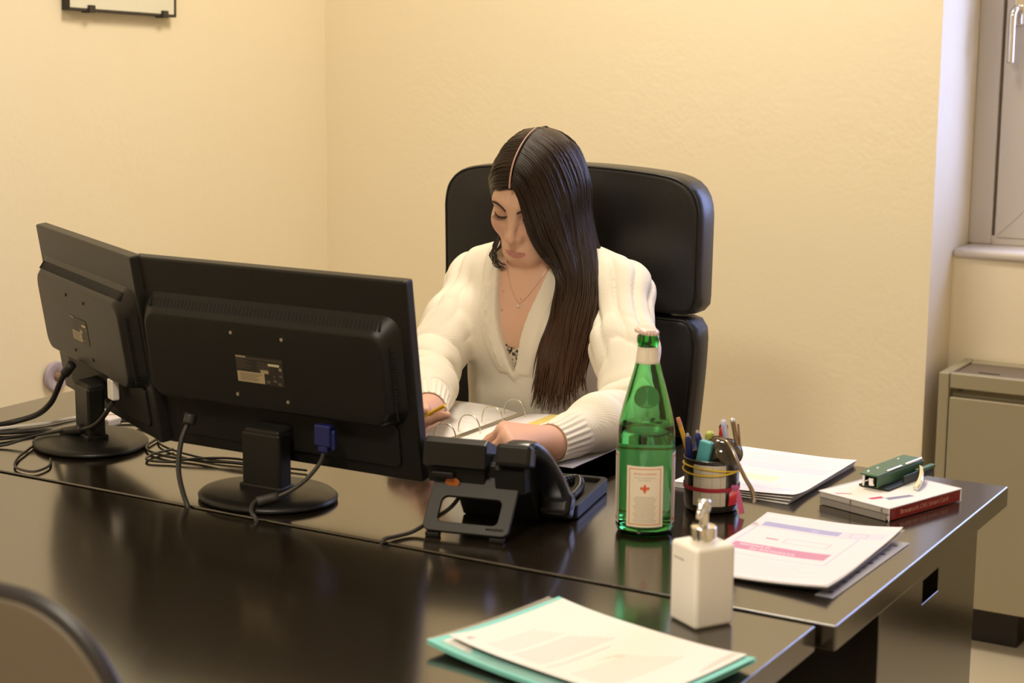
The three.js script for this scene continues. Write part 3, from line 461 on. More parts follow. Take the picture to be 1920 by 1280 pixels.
// sunglasses stuck upside down in the cup: two smoky lenses on the rim, temples up and down
{
  const t = thing('sunglasses', 'smoky sunglasses with metal temples hooked into the pen cup', 'sunglasses', [-0.350, 0.838, -0.402]);
  const lens = std(0.10, 0.075, 0.05, 0.05, { transmission: 0.55, thickness: 0 });
  const bowl = (r) => { const g = new THREE.SphereGeometry(r * 1.5, 32, 12, 0, Math.PI * 2, 0, 0.73); return g.translate(0, -r * 1.5 * Math.cos(0.73), 0); };
  const place = (g, x, y, z, rx, ry, rz) => at(g, x, y, z, rx, ry, rz);
  part('lens', place(bowl(0.0215), -0.008, 0.0, -0.012, 0.85, 0.1, 0.25), lens, t);
  part('lens', place(bowl(0.0215), 0.024, 0.001, 0.0, 0.95, 0.55, -0.2), lens, t);
  part('rim', [place(new THREE.TorusGeometry(0.0212, 0.0012, 8, 40).rotateX(Math.PI / 2), -0.008, 0.0, -0.012, 0.85, 0.1, 0.25), place(new THREE.TorusGeometry(0.0212, 0.0012, 8, 40).rotateX(Math.PI / 2), 0.024, 0.001, 0.0, 0.95, 0.55, -0.2), tube([[0.006, 0.010, -0.002], [0.010, 0.013, 0.0], [0.014, 0.012, 0.002]], 0.0013, 10, 8)], std(0.10, 0.08, 0.06, 0.25, { metalness: 0.8 }), t);
  part('temple', capped(curveOf([[0.008, 0.020, 0.004], [0.024, 0.019, 0.012], [0.036, 0.010, 0.018], [0.048, -0.006, 0.024], [0.063, -0.028, 0.028], [0.075, -0.044, 0.030], [0.079, -0.058, 0.030], [0.077, -0.064, 0.029]]), 60, (u) => 0.0024 + 0.0014 * u, 12), std(0.35, 0.26, 0.17, 0.2, { metalness: 0.85 }), t, 'metal temple hanging over the rim of the cup');
  part('temple', [rod([0.037, 0.012, 0.0], [0.026, 0.048, -0.006], 0.0036, 0.0036), rod([0.040, 0.010, -0.004], [0.033, 0.044, -0.010], 0.0016, 0.0016)], std(0.30, 0.22, 0.15, 0.2, { metalness: 0.85 }), t, 'metal temple standing up');
  part('temple_tip', lathe([[0.0001, 0.004], [0.003, 0.003], [0.0045, 0], [0.003, -0.003], [0.0001, -0.004]], 16).translate(0.025, 0.049, -0.006), std(0.75, 0.72, 0.7, 0.2, { metalness: 0.6 }), t);
}
// ---------------------------------------------------------------- soap dispenser
{
  const t = thing('pump_dispenser', 'square white ceramic pump dispenser with chrome head', 'dispenser', [-0.1535, TOP, 0.0705], -31 * D2R);
  part('ceramic_body', rbox(0.0595, 0.105, 0.0595, 0.006, 5).translate(0, 0.0525, 0), M.ceramic, t);
  const tx = canvasTex(256, 32, (x, w, h) => { x.clearRect(0, 0, w, h); x.fillStyle = '#5d5346'; x.font = 'bold 21px sans-serif'; x.fillText('SOAP DISPENSER', 6, 24); });
  part('lettering', new THREE.PlaneGeometry(0.034, 0.0042).rotateY(0).translate(-0.004, 0.0845, 0.0300), new THREE.MeshPhysicalMaterial({ map: tx, transparent: true, roughness: 0.5 }), t);
  part('collar', lathe([[0.0001, 0], [0.0160, 0], [0.0164, 0.002], [0.0164, 0.0195], [0.0150, 0.0215], [0.0001, 0.0215]], 48).translate(0, 0.1035, 0), M.chrome, t);
  part('pump_stem', lathe([[0.0001, 0], [0.0068, 0], [0.0062, 0.002], [0.0060, 0.020], [0.0001, 0.020]], 32).translate(0, 0.1245, 0), M.chrome, t);
  part('pump_head', [lathe([[0.0001, 0], [0.0066, 0], [0.0082, 0.004], [0.0082, 0.012], [0.0074, 0.0155], [0.0001, 0.0165]], 32).translate(0, 0.143, 0), at(rbox(0.030, 0.006, 0.008, 0.0028), 0, 0, 0).translate(0.006, 0.153, 0).rotateY(-0.9).translate(-0.004, 0, -0.004), capped(curveOf([[0.008, 0.151, 0.010], [0.013, 0.147, 0.016], [0.0145, 0.139, 0.018]]), 12, () => 0.0036, 12)], M.chrome, t);
}
// ---------------------------------------------------------------- papers on the right
const bend = (amp, seed) => (u, v) => amp * (0.5 + 0.5 * noise.noise(u * 2.2 + seed, v * 2.0, seed * 1.7)) * (0.25 + 0.75 * Math.max(Math.abs(u - 0.5), Math.abs(v - 0.5)) * 2);
const printed = (draw, w = 512, h = 724, base = '#f6f0ee') => new THREE.MeshPhysicalMaterial({ roughness: 0.85, color: new THREE.Color().setRGB(0.86, 0.86, 0.87), map: canvasTex(w, h, (x) => { x.fillStyle = base; x.fillRect(0, 0, w, h); draw(x, w, h); }) });
const lines = (x, w, h, color, y0, y1, step, x0 = 50, x1 = w - 50, seed = 3) => { x.fillStyle = color; for (let y = y0, i = 0; y < y1; y += step, i++) x.fillRect(x0, y, (x1 - x0) * (0.72 + 0.28 * (((i * 37 + seed * 11) % 10) / 10)), Math.max(2, step * 0.28)); };
{
  const t = thing('paper_stack', 'white printed sheets behind the pen cup at the back edge of the desk', 'papers', [-0.3695, TOP, -0.655], -0.01);
  const curl = (k) => (u, v) => 0.0018 * k + 0.006 * Math.pow(Math.max(0, 0.25 - v) / 0.25, 2) * (0.2 + u * 0.8) * (k / 3) + 0.003 * Math.pow(Math.max(0, u - 0.6) / 0.4, 2) * (k / 3);
  for (let k = 0; k < 4; k++) part('sheet', at(sheet(0.212, 0.292, curl(k), 0.0006), (k - 1.5) * 0.0016, 0.0002, (k - 1.5) * -0.002, 0, (k - 1) * 0.006), k === 3 ? printed((x, w, h) => { lines(x, w, h, '#e6e0e4', 70, 300, 17); x.fillStyle = '#f3e6ee'; x.fillRect(30, 230, 450, 90); x.fillStyle = '#f4efd6'; x.fillRect(40, 420, 300, 90); lines(x, w, h, '#e3dfe8', 560, 690, 17); x.fillStyle = '#e0e2f2'; x.fillRect(40, 600, 420, 30); }, 512, 724, '#f4eef0') : M.paper, t);
}
{
  const t = thing('document_sleeve', 'clear document sleeve with pink and lilac printed sheets beside the white dispenser', 'document sleeve', [-0.160, TOP, -0.260]);
  const lift = (k) => (u, v) => 0.002 + 0.0012 * k + 0.009 * Math.pow(Math.max(0, u - 0.45) / 0.55, 2) * (0.6 + 0.4 * v) + 0.005 * Math.pow(Math.max(0, 0.4 - v) / 0.4, 2) * (0.25 + u) + 0.004 * Math.pow(Math.max(0, v - 0.7) / 0.3, 2);
  part('sheet', sheet(0.210, 0.312, lift(0), 0.0006), M.paper, t);
  part('sheet', at(sheet(0.210, 0.312, lift(0.8), 0.0006), 0.003, 0, 0.006, 0, 0.012), M.paper, t);
  const front = printed((x, w, h) => {
    x.fillStyle = '#b9b6dc'; x.fillRect(36, 92, 290, 46); x.fillStyle = '#e6e2ee'; x.font = 'bold 20px sans-serif'; x.fillText('- 02 -', 210, 124);
    x.fillStyle = '#efe4ee'; x.fillRect(330, 84, 160, 60); x.strokeStyle = '#c6b9cf'; x.lineWidth = 3; x.strokeRect(365, 98, 60, 36);
    x.strokeStyle = '#c3c4e4'; x.lineWidth = 4; x.strokeRect(28, 150, 380, 330);
    x.fillStyle = '#cfa0b8'; x.fillRect(112, 262, 46, 14); x.strokeStyle = '#d9b3c4'; x.lineWidth = 3; x.strokeRect(182, 240, 160, 50);
    x.fillStyle = '#dd9bb4'; x.fillRect(36, 352, 350, 74); x.fillStyle = '#f4dbe5'; x.font = 'bold 26px sans-serif'; x.fillText('MODULO', 60, 382); x.fillText('DI RICHIESTA', 110, 414);
    lines(x, w, h, '#eae2e6', 520, 690, 22);
  }, 512, 724, '#f7eeee');
  part('top_sheet', at(sheet(0.214, 0.318, lift(1.5), 0.0005, 24, 24), 0.0, 0, 0, 0, 0), front, t, 'printed sheet with pink and lilac bars');
  const clear = std(0.93, 0.93, 0.96, 0.12, { transmission: 0.92, thickness: 0 });
  part('pocket_back', sheet(0.220, 0.322, (u, v) => Math.max(0.0003, lift(0)(u, v) - 0.0016), 0.0003), clear, t);
  const strip = (() => { const s = poly([[0, -0.15], [0.026, -0.15], [0.026, 0.15], [0, 0.15]]); for (let i = 0; i < 11; i++) { const p = new THREE.Path(); p.absarc(0.0125, -0.125 + i * 0.025, i % 2 ? 0.0026 : 0.0042, 0, Math.PI * 2); s.holes.push(p); } return new THREE.ExtrudeGeometry(s, { depth: 0.0003, bevelEnabled: false, curveSegments: 10 }).rotateX(-Math.PI / 2); })();
  part('punched_margin', at(strip, 0.096, 0.0012, 0.012, 0, -0.02), std(0.75, 0.75, 0.82, 0.2, { transmission: 0.7, thickness: 0 }), t, 'clear margin with punched holes');
}
{
  const t = thing('folder', 'turquoise cardboard folder lying on the front desk', 'folder', [-0.206, TOP, 0.270], -13.5 * D2R);
  const up = (u, v) => 0.0015 + 0.006 * Math.pow(Math.abs(u - 0.5) * 2, 3) + 0.003 * Math.pow(Math.abs(v - 0.5) * 2, 2);
  const teal = std(0.22, 0.62, 0.56, 0.6);
  part('back_cover', sheet(0.316, 0.232, up, 0.0012, 24, 16), teal, t);
  part('front_cover', at(sheet(0.314, 0.230, (u, v) => up(u, v) + 0.0042, 0.0010, 24, 16), 0.0005, 0, 0.0005), teal, t);
  part('spine', at(sheet(0.315, 0.006, (u) => up(u, 0) , 0.0054, 24, 2), 0, 0, 0.114), teal, t);
  part('inner_sheets', at(sheet(0.290, 0.205, (u, v) => up(u, v) + 0.0012, 0.003, 24, 12), 0, 0, 0), M.paper, t);
  part('clear_sleeve', at(sheet(0.302, 0.220, (u, v) => up(u, v) + 0.0054, 0.0003, 24, 16), -0.012, 0, 0.003, 0, 0.02), std(0.95, 0.95, 0.95, 0.1, { transmission: 0.93, thickness: 0 }), t);
  const p = thing('letter', 'white printed letter lying on the turquoise folder', 'letter', [-0.206, TOP, 0.270], -13.5 * D2R);
  const page = printed((x, w, h) => {
    x.fillStyle = '#8a6f62'; x.font = 'bold 34px sans-serif'; x.save(); x.translate(64, 640); x.rotate(-Math.PI / 2); x.fillText('PS', -30, 10); x.restore();
    const col = (x0, y0, y1, c, step) => { x.fillStyle = c; for (let q = x0, i = 0; i < step; i++, q += 21) { const l = (y1 - y0) * (0.7 + 0.3 * (((i * 41) % 10) / 10)); x.fillRect(q, y1 - l, 5, l); } };
    col(150, 220, 640, '#f0c9c2', 6); col(300, 120, 650, '#efb9b1', 8); col(500, 90, 660, '#ecaaa2', 1); col(620, 140, 640, '#d8c9b4', 10);
    x.strokeStyle = '#d9c6a8'; x.lineWidth = 3; for (let i = 0; i < 5; i++) { x.beginPath(); x.moveTo(560 + i * 8, 430 - i * 18); x.bezierCurveTo(600, 380, 560, 340, 620, 330 - i * 8); x.stroke(); }
  }, 1024, 724, '#fbf3ea');
  part('page', at(sheet(0.290, 0.206, (u, v) => up(u, v) + 0.0064 + 0.004 * Math.pow(Math.max(0, 0.3 - v) / 0.3, 2), 0.0004, 24, 16), 0.002, 0, -0.008, 0, 0.012), page, p);
}
// ---------------------------------------------------------------- disc case with red spine, green hole punch on it
{
  const t = thing('disc_case', 'white plastic disc case with a red spine, lying under the green punch', 'disc case', [-0.1340, TOP, -0.6005], 71.6 * D2R);
  // local x runs along the spine (front corner to right corner is +x), spine on +z
  const L = 0.187, W = 0.138, H = 0.022, clear = std(0.75, 0.73, 0.72, 0.15, { transmission: 0.5, thickness: 0 });
  part('case', [rbox(L - 0.003, H - 0.003, W - 0.004, 0.003).translate(0, H / 2, 0)], std(0.55, 0.52, 0.48, 0.35), t, 'grey translucent tray');
  part('side_wall', [span(-L / 2 - 0.0005, -L / 2 + 0.001, 0.001, 0.011, -W / 2 + 0.004, W / 2 - 0.006), span(-L / 2 - 0.0012, -L / 2 + 0.001, 0.012, 0.0128, -W / 2, W / 2), span(-L / 2 - 0.0012, -L / 2 + 0.001, 0.002, H - 0.002, -0.006, -0.005), span(-L / 2 - 0.0012, -L / 2 + 0.001, 0.002, H - 0.002, W / 2 - 0.016, W / 2 - 0.014)], std(0.33, 0.30, 0.27, 0.4), t);
  const cover = printed((x, w, h) => {
    const g = (c, pts) => { x.fillStyle = c; x.beginPath(); pts.forEach(([a, b], i) => (i ? x.lineTo(a, b) : x.moveTo(a, b))); x.fill(); };
    g('#f4ecd8', [[250, 60], [480, 40], [470, 230], [300, 250]]); g('#f3d3e0', [[380, 20], [500, 60], [440, 120]]); g('#e6efdc', [[330, 190], [460, 180], [420, 250], [320, 270]]);
    g('#c8445c', [[60, 215], [130, 235], [120, 262], [58, 240]]); g('#8f8da6', [[120, 262], [250, 300], [250, 330], [110, 296]]); g('#d88c9c', [[20, 60], [70, 120], [60, 130], [12, 80]]);
    x.fillStyle = '#d7d0dd'; for (let i = 0; i < 5; i++) x.fillRect(300, 110 + i * 22, 150 - i * 12, 5);
  }, 512, 380, '#faf2ea');
  part('cover_sheet', new THREE.PlaneGeometry(L - 0.006, W - 0.006).rotateX(-Math.PI / 2).translate(0, H - 0.0008, 0), cover, t, 'white printed cover');
  const sp = canvasTex(1024, 128, (x, w, h) => { x.fillStyle = '#8e1424'; x.fillRect(0, 0, w, h); x.fillStyle = '#e0b09c'; x.font = 'bold 66px sans-serif'; x.fillText('Brea', 150, 88); x.font = '66px sans-serif'; x.fillText('tools CNS Smart Card', 292, 88, 560); x.strokeStyle = '#b57a70'; x.lineWidth = 4; x.strokeRect(34, 20, 40, 88); x.fillStyle = '#b57a70'; x.fillRect(46, 50, 8, 30); });
  part('spine_print', new THREE.PlaneGeometry(L - 0.006, H - 0.003).translate(0, H / 2, W / 2 - 0.0015), new THREE.MeshPhysicalMaterial({ map: sp, roughness: 0.35 }), t, 'red spine with lettering CNS Smart Card');
  part('film_edge', [rbox(L, 0.0022, 0.0022, 0.001).translate(0, H - 0.0012, W / 2 - 0.001), rbox(0.0022, H, 0.0022, 0.001).translate(L / 2 - 0.001, H / 2, W / 2 - 0.001), rbox(0.0022, H, 0.0022, 0.001).translate(-L / 2 + 0.001, H / 2, W / 2 - 0.001), rbox(L, 0.0022, 0.0022, 0.001).translate(0, H - 0.0012, -W / 2 + 0.001), rbox(0.0022, 0.0022, W, 0.001).translate(L / 2 - 0.001, H - 0.0012, 0), rbox(0.0022, 0.0022, W, 0.001).translate(-L / 2 + 0.001, H - 0.0012, 0)], std(0.85, 0.82, 0.84, 0.25), t);
}
{
  const t = thing('hole_punch', 'green metal hole punch with chrome lever on the disc case', 'hole punch', [-0.1540, TOP + 0.0225, -0.655], 80 * D2R);
  const green = std(0.060, 0.140, 0.066, 0.4), dark = std(0.010, 0.018, 0.012, 0.5);
  // local x runs along the punch (its near end is -x), local z across
  part('cover_plate', extrude(poly([[-0.075, -0.019], [-0.060, -0.019], [0.072, -0.019], [0.080, -0.012], [0.080, 0.020], [-0.050, 0.020], [-0.062, 0.012], [-0.075, 0.012]]), 0.003, 0.001).rotateX(-Math.PI / 2).translate(0, 0.021, 0), green, t);
  part('flange', [span(-0.074, 0.078, 0.004, 0.021, 0.017, 0.0195, 0.001), span(-0.050, 0.078, 0.004, 0.021, -0.0205, -0.018, 0.001)], green, t);
  part('base', [span(-0.066, 0.085, 0.0, 0.003, -0.019, 0.034, 0.001), span(-0.015, 0.085, 0.003, 0.014, 0.031, 0.034, 0.001)], dark, t);
  part('base_lip', [span(0.035, 0.088, 0.010, 0.0155, 0.026, 0.035, 0.001)], green, t);
  part('spring', [at(new THREE.CylinderGeometry(0.006, 0.006, 0.012, 20), -0.062, 0.010, 0.003), at(new THREE.CylinderGeometry(0.0022, 0.0022, 0.018, 14), -0.066, 0.011, -0.010)], M.chrome, t);
  [-0.060, -0.030, 0.045].forEach((x, i) => part('rivet', at(lathe([[0.0001, 0.002], [0.0016, 0.0016], [0.0022, 0]], 14), x, 0.024, i === 2 ? -0.010 : -0.006), M.chrome, t));
  part('hinge_rod', [rod([-0.042, 0.0245, 0.017], [0.005, 0.0245, 0.017], 0.0022), rod([0.020, 0.0245, 0.017], [0.072, 0.0245, 0.017], 0.0026)], M.chrome, t, 'chrome hinge rods');
  const lever = new THREE.CatmullRomCurve3([V(-0.030, 0.003, 0.062), V(-0.010, 0.0095, 0.058), V(0.015, 0.016, 0.048), V(0.036, 0.020, 0.036)]);
  const n = 14, pos = [], idx = []; for (let i = 0; i <= n; i++) { const p = lever.getPoint(i / n); for (const [dz, dy] of [[-0.006, 0], [-0.004, 0.0025], [0.004, 0.0025], [0.006, 0], [0.006, -0.002], [-0.006, -0.002]]) pos.push(p.x - dz * 0.5, p.y + dy, p.z + dz); } for (let i = 0; i < n; i++) for (let j = 0; j < 6; j++) { const a = i * 6 + j, b = i * 6 + (j + 1) % 6; idx.push(a, b, a + 6, b, b + 6, a + 6); } for (let j = 1; j < 5; j++) { idx.push(0, j + 1, j); idx.push(n * 6, n * 6 + j, n * 6 + j + 1); }
  const lg = new THREE.BufferGeometry(); lg.setAttribute('position', new THREE.Float32BufferAttribute(pos, 3)); lg.setIndex(idx);
  part('lever', toCreasedNormals(lg, 0.5), M.chrome, t, 'curved chrome lever');
}
// ---------------------------------------------------------------- desk pad, ring binder, small roll
{
  const s = new THREE.Shape(); const x0 = -1.24, x1 = -0.585, z0 = -0.795, z1 = -0.483, r = 0.008;
  const g = extrude(roundRect(x0, z0, x1, z1, r), 0.009, 0.002).rotateX(-Math.PI / 2).scale(1, 1, -1).translate(0, TOP, 0);
  tag(part('desk_pad', g.translate(0.9, -TOP, 0.64), std(0.034, 0.033, 0.045, 0.34, { ior: 1.7 }), scene), 'dark blue black desk pad under the ring binder', 'desk pad').position.set(-0.9, TOP, -0.64);
}
const PAD = TOP + 0.009;
{
  const t = thing('ring_binder', 'open white ring binder with four metal rings in front of the woman', 'ring binder', [-0.925, PAD, -0.648]);
  const cov = std(0.55, 0.54, 0.56, 0.5);
  part('cover', [rbox(0.255, 0.0025, 0.315, 0.001).translate(-0.150, 0.0013, 0), rbox(0.255, 0.0025, 0.315, 0.001).translate(0.150, 0.0013, 0), rbox(0.045, 0.0025, 0.315, 0.001).translate(0, 0.0013, 0)], cov, t);
  part('ring_rail', rbox(0.016, 0.003, 0.30, 0.0012).translate(0, 0.004, 0), M.wire, t);
  const hillL = (k) => (u, v) => 0.003 + k + 0.003 * Math.sin(u * Math.PI) - 0.006 * Math.pow(u, 6), hillR = (k) => (u, v) => 0.003 + k + 0.004 * Math.sin(u * Math.PI * 0.9) - 0.005 * Math.pow(1 - u, 6);
  const text = (seed) => printed((x, w, h) => { lines(x, w, h, '#f1ebe6', 60, 660, 24, 40, w - 40, seed); }, 512, 724, '#fffaf5');
  part('sheet', at(sheet(0.212, 0.300, hillL(0.000), 0.003, 18, 4), -0.113, 0, 0, 0, 0.01), M.paper, t);
  part('sheet', at(sheet(0.210, 0.297, hillL(0.0034), 0.003, 18, 4), -0.112, 0, 0), text(2), t);
  part('sheet', at(sheet(0.222, 0.304, hillR(0.000), 0.003, 18, 4), 0.119, 0, 0, 0, -0.01), M.paper, t);
  part('sheet', at(sheet(0.222, 0.300, hillR(0.0033), 0.002, 18, 4), 0.119, 0, 0), printed((x, w, h) => { x.fillStyle = '#f3dc7c'; x.fillRect(128, 0, 60, h); lines(x, w, h, '#f1ebe6', 60, 660, 24, 205, w - 20, 5); }, 512, 724, '#fffaf5'), t, 'sheet with a yellow band');
  for (let i = 0; i < 4; i++) {
    const z = 0.123 - i * 0.0805, pts = [];
    for (let k = 0; k <= 20; k++) { const a = Math.PI * (k / 20), c = Math.cos(a), s = Math.sin(a); pts.push(V(Math.sign(c) * Math.pow(Math.abs(c), 0.75) * -0.0235, 0.006 + s * 0.031, z)); }
    part('ring', capped(new THREE.CatmullRomCurve3([V(-0.0235, 0.001, z), ...pts, V(0.0235, 0.001, z)]), 48, () => 0.0013, 10), M.wire, t);
  }
}
{
  const t = thing('tape_roll', 'small blue and white tape roll just left of the green bottle', 'tape roll', [-0.578, PAD, -0.575], 0.4);
  part('roll', lathe([[0.010, -0.008], [0.0195, -0.008], [0.020, -0.007], [0.020, 0.007], [0.0195, 0.008], [0.010, 0.008], [0.010, -0.008]], 40).rotateX(Math.PI / 2).rotateY(0.5).translate(0, 0.0202, 0), std(0.62, 0.62, 0.72, 0.3), t);
  part('print_band', lathe([[0.0201, -0.0045], [0.0204, -0.0045], [0.0204, 0.0045], [0.0201, 0.0045], [0.0201, -0.0045]], 40).rotateX(Math.PI / 2).rotateY(0.5).translate(0, 0.0202, 0), std(0.08, 0.10, 0.40, 0.3), t, 'blue printed band');
}
// ---------------------------------------------------------------- visitor chair in the foreground
{
  const t = thing('visitor_chair', 'visitor chair with taupe back shell and black rim in the near left corner', 'chair', [-0.53, 0, 1.06], 0);
  const zb = -0.11, back = (b) => roundRect(-0.25 + b, 0.60 + b, 0.25 - b, 0.984 - b, 0.135 - b);
  const curveIt = (g) => { const p = g.attributes.position; for (let i = 0; i < p.count; i++) p.setZ(i, p.getZ(i) - 0.35 * p.getX(i) * p.getX(i) * -1); g.computeVertexNormals(); return g; };
  part('back_shell', extrude(back(0.006), 0.020, 0.004, 24).translate(0, 0, zb), std(0.13, 0.105, 0.075, 0.5), t);
  const pts = back(0.002).getPoints(40).map((p) => V(p.x, p.y, zb + 0.012));
  part('back_rim', new THREE.TubeGeometry(new THREE.CatmullRomCurve3(pts.filter((p, i) => i === 0 || p.distanceTo(pts[i - 1]) > 1e-4).filter((p, i, a) => i < a.length - 1 || p.distanceTo(a[0]) > 1e-4), true), 220, 0.0075, 12, true), std(0.020, 0.018, 0.022, 0.4), t, 'black rim');
  part('seat', rbox(0.48, 0.06, 0.44, 0.025, 4).translate(0, 0.45, -0.32), std(0.05, 0.045, 0.04, 0.8), t);
  for (const x of [-0.23, 0.23]) {
    part('leg', tube([[x, 0.95 - 0.3, zb + 0.012], [x, 0.44, zb - 0.005], [x, 0.40, -0.12], [x, 0.02, -0.06], [x, 0.012, -0.05]], 0.011, 40, 12), M.chrome, t);
    part('leg', tube([[x, 0.415, -0.14], [x, 0.415, -0.50], [x, 0.38, -0.52], [x, 0.012, -0.54]], 0.011, 40, 12), M.chrome, t);
  }
}
// ---------------------------------------------------------------- black leather executive chair
{
  const t = thing('executive_chair', 'black leather executive chair with high back behind the woman', 'chair', [-1.012, 0, -1.12], 2.5 * D2R);
  const L = M.leather;
  const cushion = (pts, depth, puff, z) => {                              // outline (x, y) swollen towards +z
    const g0 = [], n = pts.length, cx = pts.reduce((a, p) => a + p[0], 0) / n, cy = pts.reduce((a, p) => a + p[1], 0) / n, idx = [];
    const lay = [[1 - 0.035, -depth], [1, -depth + 0.018], [1, -0.018], [0.985, -0.006], [0.955, 0.0], [0.93, -0.0015], [0.80, puff * 0.45], [0.55, puff * 0.85], [0.25, puff * 0.98]];
    for (const [s, dz] of lay) for (const [x, y] of pts) g0.push(cx + (x - cx) * s - (s < 1 ? Math.sign(x - cx) * 0 : 0), cy + (y - cy) * s, z + dz);
    for (let r = 0; r + 1 < lay.length; r++) for (let i = 0; i < n; i++) { const a = r * n + i, b = r * n + (i + 1) % n; idx.push(a, b, b + n, a, b + n, a + n); }
    const c = g0.length / 3; g0.push(cx, cy, z + puff, cx, cy, z - depth);
    for (let i = 0; i < n; i++) { idx.push(c, (lay.length - 1) * n + i, (lay.length - 1) * n + (i + 1) % n); idx.push(c + 1, (i + 1) % n, i); }
    let g = new THREE.BufferGeometry(); g.setAttribute('position', new THREE.Float32BufferAttribute(g0, 3)); g.setIndex(idx); g.computeVertexNormals(); return metric(g);
  };
  const smoothOutline = (pts, k) => new THREE.CatmullRomCurve3(pts.map(([x, y]) => V(x, y, 0)), true, 'catmullrom', 0.5).getPoints(k).slice(0, -1).map((p) => [p.x, p.y]);
  const up = []; { const s = roundRect(-0.300, 0.912, 0.300, 1.200, 0.03); const b = new THREE.Shape(); b.moveTo(-0.270, 0.912); b.lineTo(0.270, 0.912); b.absarc(0.270, 0.937, 0.025, -Math.PI / 2, 0); b.lineTo(0.297, 1.10); b.bezierCurveTo(0.298, 1.165, 0.270, 1.185, 0.215, 1.192); b.bezierCurveTo(0.08, 1.208, -0.08, 1.208, -0.215, 1.192); b.bezierCurveTo(-0.270, 1.185, -0.298, 1.165, -0.297, 1.10); b.lineTo(-0.295, 0.937); b.absarc(-0.270, 0.937, 0.025, Math.PI, Math.PI * 1.5); up.push(...b.getSpacedPoints(90).slice(0, -1).map((p) => [p.x, p.y])); }
  part('head_cushion', cushion(up, 0.085, 0.012, 0), L, t);
  const lo = []; { const b = new THREE.Shape(); b.moveTo(-0.26, 0.46); b.lineTo(0.26, 0.46); b.bezierCurveTo(0.272, 0.60, 0.292, 0.75, 0.295, 0.860); b.bezierCurveTo(0.296, 0.892, 0.285, 0.905, 0.262, 0.907); b.lineTo(-0.262, 0.907); b.bezierCurveTo(-0.285, 0.905, -0.296, 0.892, -0.295, 0.860); b.bezierCurveTo(-0.292, 0.75, -0.272, 0.60, -0.26, 0.46); lo.push(...b.getSpacedPoints(90).slice(0, -1).map((p) => [p.x, p.y])); }
  part('back_cushion', cushion(lo, 0.08, 0.012, 0.004), L, t);
  const seam = (pts, s, z) => { const n = pts.length, cx = pts.reduce((a, p) => a + p[0], 0) / n, cy = pts.reduce((a, p) => a + p[1], 0) / n; return new THREE.TubeGeometry(new THREE.CatmullRomCurve3(pts.filter((_, i) => i % 2 === 0).map(([x, y]) => V(cx + (x - cx) * s, cy + (y - cy) * s, z)), true), 160, 0.0028, 6, true); };
  part('piping', [seam(up, 0.972, -0.003)], M.plastic, t);
  part('piping', [seam(lo, 0.972, 0.001)], M.plastic, t);
  part('back_plate', rbox(0.40, 0.62, 0.02, 0.008).translate(0, 0.78, -0.088), M.plastic, t);
  part('seat', rbox(0.54, 0.10, 0.50, 0.035, 5).translate(0, 0.408, 0.255), L, t);
  part('seat_plate', rbox(0.30, 0.03, 0.34, 0.008).translate(0, 0.345, 0.22), M.plastic, t);
  for (const x of [-0.29, 0.29]) part('armrest', tube([[x, 0.40, 0.08], [x * 1.04, 0.50, 0.07], [x * 1.04, 0.605, 0.06], [x * 1.03, 0.635, 0.12], [x * 1.03, 0.635, 0.24], [x * 1.03, 0.60, 0.30], [x * 1.02, 0.48, 0.32], [x, 0.40, 0.33]], 0.018, 60, 12), M.plasticMatte, t);
  part('gas_lift', lathe([[0.0001, 0.10], [0.028, 0.10], [0.028, 0.24], [0.016, 0.24], [0.016, 0.335], [0.0001, 0.335]], 24).translate(0, 0, 0.22), M.chrome, t);
  for (let i = 0; i < 5; i++) {
    const a = (i / 5) * Math.PI * 2 + 0.3, c = Math.cos(a), s = Math.sin(a);
    const leg = part('base_leg', capped(curveOf([[0, 0.115, 0.22], [c * 0.15, 0.105, 0.22 + s * 0.15], [c * 0.30, 0.075, 0.22 + s * 0.30]]), 10, (u) => 0.024 - 0.008 * u, 12, 0.8), M.chrome, t);
    part('caster', [at(new THREE.CylinderGeometry(0.027, 0.027, 0.018, 24), c * 0.30, 0.0275, 0.22 + s * 0.30, 0, -a, Math.PI / 2), at(new THREE.CylinderGeometry(0.009, 0.009, 0.04, 12), c * 0.30, 0.055, 0.22 + s * 0.30)], M.plastic, leg);
  }
}
